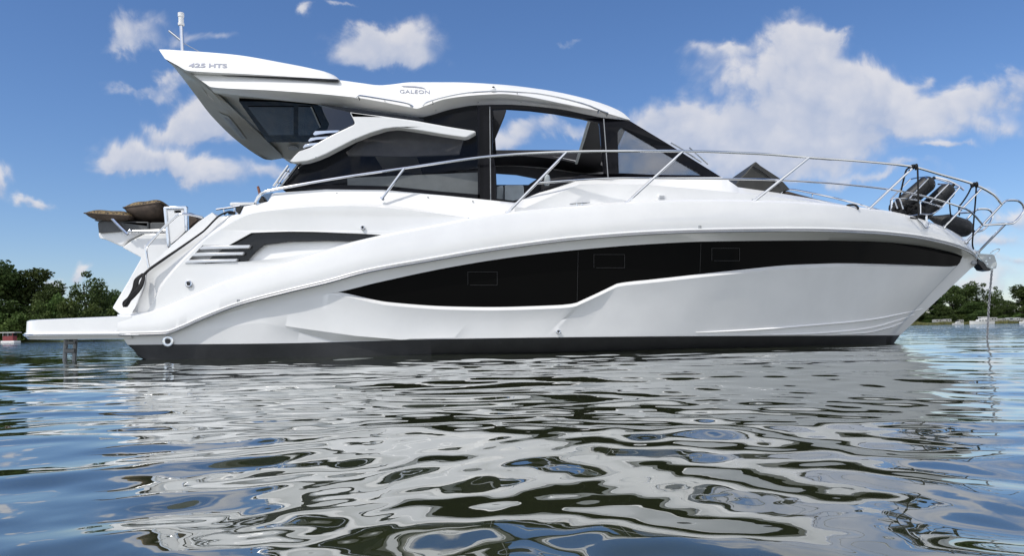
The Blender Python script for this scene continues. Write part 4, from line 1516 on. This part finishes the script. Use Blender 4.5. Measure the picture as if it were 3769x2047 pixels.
# foredeck grab rail, sunbed and its raised back
sb = MB()
sb.slab([(2783, 594), (2779, 596), (2766, 610), (2742, 640), (2722, 657), (2706, 682), (2718, 694), (2857, 716), (2868, 712), (2890, 700), (2909, 697), (2872, 656), (2800, 609)], 0.80, 1.5)
sbk = sb.build('sunbed_back', 'olive', Y0, bevel=0.015)
sb = MB()
sb.tube(T([(2770, 612, .82), (2800, 628, .82), (2836, 655, .82), (2868, 680, .82)]), 0.008, 6)
sb.build('piping', 'black', sbk)
sb = MB()
sb.slab([(2885, 706), (2900, 703), (2935, 713), (3010, 733), (3080, 748), (3122, 758), (3120, 768), (3000, 748), (2890, 722)], 0.62, 1.1)
sb.build('sunbed_pad', 'brown', Y0, bevel=0.01)
sb = MB()
sb.tube(T([(2872, 712, .66), (2882, 703, .66), (2900, 697, .66), (2940, 701, .66), (3060, 726, .66), (3150, 749, .62), (3220, 769, .58), (3290, 788, .5)]), 0.012, 8)
for x, y in ((3148, 748), (2990, 712)):
    sb.tube([P(x, y, .62), P(x, y + 12, .62)], 0.008, 6)
sb.build('foredeck_rail', 'steel', Y0)

# small fittings
for (x, y, r, b) in ((697, 1046, 13, lambda x: bP(x)), (1336, 839, 8, lambda x: bP(x)), (621, 1257, 20, lambda x: 1.83), (2055, 1222, 8, lambda x: 1.83)):
    m_ = MB()
    c = (on_hull(x, y) if y > 1200 else P(x, y, b(x))) + Vector((0, -0.004, 0))
    m_.disc_ring(c, r * c.y / F, 0.02)
    ft = m_.build('through_hull_fitting', 'steel', Y0)
    m_ = MB()
    m_.disc_ring(c + Vector((0, -0.011, 0)), r * 0.46 * c.y / F, 0.002, prof=((1, 0), (1, 1), (0, 1)))
    m_.build('bore', 'black', ft)
for x, y in ((877, 1111), (2576, 838)):
    m_ = MB()
    m_.slab([(x - 5, y - 8), (x + 5, y - 8), (x + 5, y + 8), (x - 5, y + 8)], bA(x) + 0.006, 0.01, holes=[[(x - 3, y - 6), (x + 3, y - 6), (x + 3, y + 6), (x - 3, y + 6)]])
    hm = m_.build('hull_mark', 'grey', Y0, smooth_=False)
    m_ = MB()
    m_.slab([(x - 1, y - 4), (x + 1, y - 4), (x + 1, y + 4), (x - 1, y + 4)], bA(x) + 0.006, 0.01)
    m_.build('arrow', 'grey', hm, smooth_=False)
m_ = MB()
m_.tube([P(2096, 751, 1.97), P(2115, 748, 1.97), P(2150, 746, 1.97), P(2172, 745, 1.97)], [0.006, .011, .011, .006], 8)
for x in (2122, 2141):
    m_.tube([P(x, 749, 1.97), P(x + 2, 762, 1.97)], 0.011, 8)
m_.build('cleat', 'steel', Y0)
m_ = MB()
m_.slab([(2421, 718), (2425, 714), (2445, 714), (2449, 719), (2450, 738), (2446, 741), (2426, 740), (2422, 735)], lambda q: bTT(q) + 0.20, 0.08)
dv = m_.build('deck_vent', 'gel', Y0, bevel=0.008)
for y in (721, 727, 733):
    m_ = MB()
    m_.slab([(2428, y), (2446, y), (2446, y + 2.4), (2428, y + 2.4)], lambda q: bTT(q) + 0.206, 0.02)
    m_.build('slot', 'grey', dv, smooth_=False)

# bow roller and anchor
PL = [(3600, 936), (3605, 934), (3653, 936), (3661, 942), (3670, 970), (3667, 987), (3650, 992), (3634, 984), (3622, 967), (3606, 950)]
for b in (0.10, -0.08):
    br = MB()
    br.slab(PL, b, 0.02)
    roller = br.build('roller_cheek', 'cabinet', Y0, bevel=0.003)
for x, y in ((3630, 961), (3634, 972), (3652, 985), (3643, 950)):
    br = MB()
    br.tube([P(x, y, .112), P(x, y, -.1)], 0.012, 8)
    br.build('bolt', 'steel', roller)
br = MB()
br.slab([(3604, 952), (3622, 968), (3634, 984), (3650, 992), (3642, 998), (3617, 994), (3600, 972)], 0.09, 0.16)
br.build('anchor', 'black', Y0, bevel=0.01)
br = MB()
br.tube(T([(3645, 932, .05), (3659, 921, .05), (3674, 916, .05), (3680, 919, .05), (3671, 930, .05), (3658, 940, .05)]), 0.006, 6)
br.build('anchor_bail', 'steel', Y0)
br = MB()
br.slab([(3577, 967), (3583, 960), (3604, 964), (3606, 972), (3580, 973)], 0.06, 0.12)
br.build('bow_eye', 'grey', Y0, bevel=0.004)

# fender basket
bk = MB()
Bk = lambda pts, b0, b1=None: [P(3260 + x / 3.33, 580 + y / 3.33, b) for (x, y), b in zip(pts, np.linspace(b0, b0 if b1 is None else b1, len(pts)))]
for pts, b0, b1 in (([(60, 512), (110, 500), (170, 500), (350, 515), (520, 555), (690, 605)], .55, .75), ([(300, 265), (380, 248), (470, 240), (520, 255)], .2, .7),
                    ([(470, 240), (540, 242), (760, 300), (905, 362)], .2, .5), ([(640, 325), (770, 323)], .6, .75), ([(520, 258), (290, 500)], .75, .75), ([(770, 325), (545, 552)], .75, .75),
                    ([(905, 362), (690, 607)], .7, .75), ([(300, 265), (60, 512)], .3, .55), ([(835, 378), (900, 368)], .7, .7), ([(170, 500), (215, 630)], .7, .7), ([(110, 530), (145, 625)], .7, .7),
                    ([(425, 540), (425, 690)], .7, .7), ([(430, 692), (570, 690), (690, 607)], .7, .7), ([(210, 710), (300, 715), (430, 692)], .7, .7)):
    bk.tube(crv3(Bk(pts, b0, b1), 12), 0.0095, 8)
for pts in ([(70, 520), (66, 680)], [(490, 690), (495, 790)]):
    bk.tube(Bk(pts, .6), 0.02, 8)
bk.tube(crv3(Bk([(380, 745), (440, 800), (490, 860), (535, 840), (520, 800)], .82), 16), 0.012, 8)
bk.build('fender_basket', 'steel', Y0)

# mast
ms = MB()
ms.tube([P(672, 200, 1.0), P(667, 95, 1.0)], 0.026, 12)
mast = ms.build('mast', 'steel', Y0)
ms = MB()
c = P(667, 93, 1.0)
ms.grid([[c + Vector((r * math.cos(a), r * math.sin(a), z)) for a in np.linspace(0, 2 * math.pi, 17)] for r, z in ((0, 0), (.04, 0), (.042, .03), (.034, .035), (.034, .11), (.040, .115), (.040, .165), (.02, .175), (0, .175))])
ms.build('all_round_light', 'roofwhite', mast)
ms = MB()
ms.tube([P(670, 152, 1.0), P(645, 131, 1.0), P(622, 113, 1.0)], 0.016, 8)
ms.build('antenna_arm', 'steel', mast)
ms = MB()
ms.tube([P(676, 200, .9), P(673, 105, .92)], 0.014, 8)
ms.build('cable_tube', 'steel', mast)
ms = MB()
ms.tube([P(676, 158, 1.0), P(735, 190, 1.0)], 0.004, 5)
ms.build('stay_wire', 'grey', mast)

# ---------------------------------------------------------------- stern
# swim platform: rounded outline swept through its section
xa, xb = PY(60, 1200, 9.62).x, -4.62
hbp = 1.90


def plan(inset):
    pts = []
    r = 0.28 - inset * 0.5
    for cx, cyy, a0 in ((xa + inset + r, YC - hbp + inset + r, 270), (xa + inset + r, YC + hbp - inset - r, 180)):
        for k in range(9):
            a = R(a0 - 90 * k / 8)
            pts.append((cx + r * math.cos(a), cyy + r * math.sin(a)))
    return [(xb, YC - hbp + inset)] + pts + [(xb, YC + hbp - inset)]


def zt(x, base):
    return base + (x - xa) / (xb - xa) * (0.035 if base > 0.4 else -0.014)


sec = ((0.10, .505), (.035, .507), (.012, .495), (.004, .36), (-.012, .352), (-.016, .315), (.0, .306), (.02, .275), (.30, .262))
rows = [[Vector((x, y, zt(x, z))) for x, y in plan(i)] for i, z in sec]
sw_ = MB()
ids = sw_.grid(rows)
sw_.face(ids[0])
sw_.face(ids[-1])
plat = sw_.build('swim_platform', 'gel', Y0, angle=30)
m_ = MB()
m_.tube([Vector((x, y, zt(x, .331))) for x, y in plan(-.02)], 0.008, 6)
m_.build('steel_trim', 'steel', plat)
ld_ = MB()
for x in (243, 278):
    ld_.tube(T([(x, 1252, 1.3), (x - 2, 1285, 1.3), (x - 6, 1340, 1.3)]), 0.027, 8)
ld_.tube([P(239, 1293, 1.33), P(277, 1293, 1.33)], 0.03, 8)
ld_.tube([P(240, 1262, 1.33), P(278, 1262, 1.33)], 0.02, 8)
ld_.tube([P(238, 1334, 1.3), P(272, 1334, 1.3)], 0.022, 8)
ld_.build('swim_ladder', 'grey', Y0)

# transom module and cantilevered sunpad
md = MB()
md.slab([(412, 1134), (470, 1036), (517, 952), (517, 947), (449, 911), (482, 885), (533, 860), (640, 858), (640, 930), (600, 985), (563, 1000), (540, 1010), (530, 1060), (500, 1140), (480, 1170), (457, 1172)], 1.05, 2.1)
md.build('transom', 'gel', Y0, bevel=0.03, bseg=3)
bs = MB()
bs.slab([(360, 856), (364, 877), (385, 880), (440, 905), (449, 908), (470, 885), (520, 862), (640, 858), (640, 848), (480, 846)], 1.02, 2.0)
base = bs.build('sunpad_base', 'gel', Y0, bevel=0.02)
for pts in ([(358, 819), (372, 812), (545, 816), (547, 820), (547, 845), (470, 849), (362, 858)], [(550, 818), (640, 818), (640, 846), (550, 846)]):
    c_ = MB()
    c_.slab(pts, 1.06, 2.1)
    c_.build('sunpad_cushion', 'vinyl', Y0, bevel=0.025, bseg=3)
c_ = MB()
c_.slab([(344, 811), (400, 791), (406, 795), (360, 816)], 1.1, 0.5)
c_.build('headrest_pad', 'vinyl', Y0, bevel=0.01)
sp_ = MB()
sp_.tube(T([(402, 791, 1.12), (436, 828, 1.12), (471, 862, 1.12)]), 0.024, 8)
sp_.build('sunpad_strut', 'chrome', Y0)
sp_ = MB()
sp_.tube(T([(478, 852, 1.12), (520, 851, 1.12), (612, 849, 1.12)]), 0.02, 8)
sp_.ball(P(480, 852, 1.13), 0.035)
sp_.build('sunpad_bracket', 'chrome', Y0)

# gate
gt = MB()
gt.slab([(600, 764), (604, 760), (684, 758), (688, 762), (690, 850), (681, 850), (677, 768), (612, 769), (625, 898), (620, 912), (614, 912)], 1.25, 0.06)
gate = gt.build('boarding_gate', 'chrome', Y0, bevel=0.008)
gt = MB()
gt.slab([(612, 771), (676, 770), (680, 852), (652, 880), (626, 900)], 1.235, 0.04, holes=[[(640, 774), (666, 773), (667, 783), (641, 784)]])
gt.build('panel', 'gel', gate, smooth_=False)
gt = MB()
gt.slab([(636, 772), (670, 771), (671, 786), (637, 787)], 1.18, 0.02)
gt.build('latch_slot', 'black', gate, smooth_=False)
gt = MB()
gt.slab([(692, 782), (705, 784), (730, 812), (712, 826), (694, 842)], 0.9, 1.2)
gt.build('cockpit_seat', 'brown', Y0, bevel=0.015)

# sloping wing beside the steps
wg = MB()
wg.slab([(780, 782), (784, 784), (797, 798), (746, 851), (640, 925), (548, 986), (556, 974), (643, 892), (729, 817)], 1.66, 0.20)
wg.build('step_wing', 'gel', Y0, bevel=0.015)
hr = MB()
hr.tube(T([(547, 986, 1.5), (540, 945, 1.5), (538, 915, 1.5), (546, 900, 1.5), (600, 840, 1.5), (648, 796, 1.5), (664, 788, 1.5), (690, 789, 1.5), (720, 794, 1.5), (746, 801, 1.5)], None, 60), 0.016, 10)
hr.build('stern_handrail', 'steel', Y0)

# cockpit bits behind the coaming
ck = MB()
ck.slab([(845, 749), (849, 745), (935, 744), (936, 753), (880, 757), (847, 757)], 1.2, 0.9)
ck.build('cockpit_table', 'gel', Y0, bevel=0.008)
ck = MB()
ck.tube(T([(796, 771, 1.6), (840, 765, 1.6), (884, 758, 1.6)]), 0.013, 8)
for a, b in (((822, 770), (827, 784)), ((863, 762), (862, 786)), ((864, 777), (876, 788))):
    ck.tube([P(*a, 1.6), P(*b, 1.6)], 0.008, 6)
ck.build('cockpit_handrail', 'steel', Y0)
ck = MB()
ck.slab([(866, 763), (896, 757), (884, 786), (874, 789), (866, 776)], 1.4, 0.3)
ck.build('cockpit_backrest', 'olive', Y0, bevel=0.01)
ck = MB()
ck.slab([(966, 716), (1004, 708), (1000, 714), (986, 740), (975, 735)], 1.55, 0.02)
ck.build('wind_deflector', 'clearglass', Y0, smooth_=False)
ck = MB()
ck.slab([(950, 742), (963, 718), (974, 738), (974, 745), (950, 745)], 1.4, 0.15)
ck.build('cockpit_console', 'olive', Y0, bevel=0.008)
fs = MB()
fs.tube([P(949, 686, 1.5), P(953, 700, 1.5), P(957, 716, 1.5)], [.016, .018, .018], 8)
tag(fs.build('flag_staff', 'teak', None, origin=P(957, 716, 1.5)), 'short brown wooden staff standing behind the aft end of the guard rail', 'staff')

# ---------------------------------------------------------------- things lying on or hung from the yacht
def pillow(name, c, sx, sy, sz, rot, label):
    m_ = MB()
    n = 22
    rows_t, rows_b = [], []
    rr = random.Random(name + label)
    for i in range(n + 1):
        rt, rb = [], []
        for j in range(n + 1):
            u, v = -1 + 2 * i / n, -1 + 2 * j / n
            e = ((1 - abs(u) ** 3.0) * (1 - abs(v) ** 2.6)) ** 0.50
            pin = 1 - 0.07 * (abs(u) ** 2) * (1 - abs(v)) - 0.0
            x, y = u * sx * (1 - 0.04 * v ** 4 - 0.04 * (1 - v * v)), v * sy * (1 - 0.04 * u ** 4 - 0.04 * (1 - u * u))
            wr = 0.02 * math.sin(5 * u + 3 * v) * e
            rt.append(rot @ Vector((x, y, sz * e * 0.9 + wr * sz * 3)) + c)
            rb.append(rot @ Vector((x, y, -sz * e * 1.1)) + c)
        rows_t.append(rt)
        rows_b.append(rb)
    m_.grid(rows_t, mi=0)
    m_.grid(rows_b, mi=1)
    o = m_.build(name, ['leopard', 'brown'], None, angle=70, origin=c - Vector((0, 0, sz)))
    tag(o, label, 'pillow', 'pillows on the stern sunpad')
    edge = [rows_t[i][0] for i in range(n + 1)] + [rows_t[n][j] for j in range(1, n + 1)] + [rows_t[i][n] for i in range(n - 1, -1, -1)] + [rows_t[0][j] for j in range(n - 1, 0, -1)]
    m_ = MB()
    m_.tube(edge, 0.008, 6, closed=True)
    m_.build('piping', 'brown', o)


E_ = lambda x, y, z: Matrix.Rotation(R(z), 3, 'Z') @ Matrix.Rotation(R(y), 3, 'Y') @ Matrix.Rotation(R(x), 3, 'X')
pillow('pillow', P(424, 797, 0.9), 0.29, 0.30, 0.08, E_(3, 4, 6), 'flat leopard print pillow lying on the outer end of the sunpad')
pillow('pillow', P(562, 780, 0.85), 0.275, 0.26, 0.125, E_(-13, -5, -8), 'plump leopard and brown pillow leaning by the boarding gate')


def fender(pts, rad, b, label, tail=False):
    m_ = MB()
    a, e = P(*pts[0], b[0]), P(*pts[1], b[1])
    n = 60
    ps = [a.lerp(e, 0.5 - 0.5 * math.cos(math.pi * f)) for f in np.linspace(0, 1, n)]
    Ln = (e - a).length
    prof = []
    for f in (0.5 - 0.5 * np.cos(math.pi * np.linspace(0, 1, n))):
        s0, s1 = f * Ln / rad, (1 - f) * Ln / rad
        k = min(1, math.sqrt(max(0.0, 1 - (1 - min(1, s0 / 0.9)) ** 2))) if not tail else min(1, 0.22 + (f / 0.38) ** 1.2 * 0.78)
        k2 = math.sqrt(max(0.0, 1 - (1 - min(1, s1)) ** 2))
        prof.append(max(0.004, rad * min(k, k2)))
    m_.tube(ps, prof, 18)
    o = m_.build('fender', 'rubber', None, angle=180, origin=a - Vector((0, 0, rad)))
    tag(o, label, 'fender', 'black boat fenders at the bow')
    d = (e - a).normalized()
    for g, h in ((a - d * 0.035, a + d * 0.03), (e - d * 0.03, e + d * 0.03)):
        m_ = MB()
        m_.tube([g, h], 0.022, 8)
        m_.build('eyelet', 'rope', o)


fender([(3300, 772), (3434, 658)], 0.118, (.42, .55), 'black fender standing in the basket, nearer the cabin')
fender([(3374, 804), (3506, 684)], 0.118, (.35, .48), 'black fender standing in the basket, nearer the bow tip')
fender([(3422, 800), (3578, 850)], 0.130, (.05, .12), 'large black fender lying loose on the bow deck', True)


def rope_thing(name, strands, label, r=0.011, cat='rope', group=None):
    m_ = MB()
    for s in strands:
        m_.tube(s, r, 7)
    o0 = min((p for s in strands for p in s), key=lambda p: p.z)
    o = m_.build(name, 'rope', None, origin=o0, angle=70)
    tag(o, label, cat, group)
    return o


rg = random.Random(5)
coil = []
for k in range(9):
    dx, dw = rg.uniform(-7, 9), rg.uniform(0.6, 1.2)
    pts = [(527 + dx * .4, 1008, 1.86), (510 + dx - 8 * dw, 1030, 1.90), (500 + dx - 4, 1062, 1.92), (478 + dx * .8, 1095, 1.93), (458 + dx * .7, 1118 + rg.uniform(-8, 10), 1.92), (463 + dx * .9, 1118 + rg.uniform(-4, 12), 1.93), (486 + dx, 1092, 1.95), (508 + dx * .7 + 5 * dw, 1062, 1.95), (524 + dx * .5 + 2, 1030, 1.92), (530, 1008, 1.88)]
    coil.append(T(pts, None, 46))
coil.append(T([(530, 1008, 1.88), (548, 992, 1.86), (600, 954, 1.86), (680, 900, 1.86), (748, 852, 1.86), (800, 800, 1.86), (822, 786, 1.84), (845, 780, 1.8), (866, 784, 1.76)], None, 60))
coil.append(T([(532, 1012, 1.88), (550, 994, 1.87), (602, 957, 1.87), (690, 895, 1.87), (752, 849, 1.87)], None, 40))
coil.append(T([(824, 790, 1.8), (838, 780, 1.8), (856, 780, 1.78), (864, 786, 1.78), (840, 786, 1.8)], None, 30))
rope_thing('mooring_rope', coil, 'black mooring rope coiled at the stern and led up the sloping wing', 0.011)


def knot(px, py, b):
    c = P(px, py, b)
    return crv3([c + Vector((0.05 * math.sin(0.9 * k) * 0.7, 0.035 * math.cos(2.2 * k), 0.035 * math.sin(2.2 * k))) for k in range(12)], 60)


Q = lambda pts, b0, b1: crv3(Bk(pts, b0, b1), 24)
rope_thing('fender_line', [knot(3364, 614, .90), Q([(300, 115), (255, 150), (225, 250), (190, 400), (165, 500)], .95, .6), Q([(390, 120), (395, 300), (400, 560), (402, 700), (385, 745), (300, 735)], .95, .9)], 'black fender line knotted to the top rail above the fender basket', 0.012, 'rope', 'fender lines on the bow rail')
rope_thing('fender_line', [knot(3586, 680, .60), Q([(1060, 340), (1000, 460), (925, 570), (900, 600), (902, 710)], .6, .3), Q([(1110, 350), (1100, 520), (1080, 760), (1068, 960), (1062, 1060), (1075, 1120)], .6, .25)], 'black fender line knotted to the rail above the loose fender', 0.011, 'rope', 'fender lines on the bow rail')
rope_thing('fender_line', [Q([(782, 470), (785, 600), (800, 715), (825, 745)], .5, .3)], 'short black line hanging from the basket onto the loose fender', 0.010, 'rope', 'fender lines on the bow rail')
heap = []  # black coils, thickened to fill out the shade under the basket
for k in range(34):
    cx_, cy_, w_ = rg.uniform(110, 400), rg.uniform(575, 690), rg.uniform(35, 80)
    cy_ = max(cy_, 560 + (abs(cx_ - 260) > 120) * 40)
    pts = [(cx_ + w_ * math.cos(a), cy_ + w_ * 0.55 * math.sin(a + rg.uniform(-.2, .2))) for a in np.linspace(0, 6.5, 9)]
    heap.append(Q(pts, rg.uniform(.3, .62), rg.uniform(.3, .62)))
rope_thing('rope_heap', heap, 'heap of black rope filling the shaded space under the fender basket', 0.033)
rope_thing('rope_loop', [T([(3111, 764, 1.28), (3118, 757, 1.28), (3132, 754, 1.28), (3148, 756, 1.28), (3158, 764, 1.28), (3157, 770, 1.28)], None, 24)], 'small loop of black rope at the deck edge between the sunbed and the bow basket', 0.014)

# anchor chain
cl_ = MB()
p0, p1 = P(3651, 993, 0.0), P(3632, 1275, 0.0)
p1.z = -0.12
nl_ = 38
for k in range(nl_):
    c = p0.lerp(p1, (k + .5) / nl_) + Vector((-0.010 * math.sin(math.pi * k / nl_), 0, 0))
    d = (p1 - p0).normalized()
    sd = Vector((1, 0, 0)) if k % 2 else Vector((0, 1, 0))
    sd = Matrix.Rotation(R(25), 3, 'Z') @ sd
    h_ = (p1 - p0).length / nl_ * 0.78
    ring = [c + d * h_ * math.cos(a) + sd * 0.013 * math.sin(a) for a in np.linspace(0, 2 * math.pi, 13)[:-1]]
    cl_.tube(ring, 0.0058, 5, closed=True)
tag(cl_.build('anchor_chain', 'galv', None, origin=p1, angle=60), 'galvanised anchor chain hanging from the bow roller into the water', 'chain')
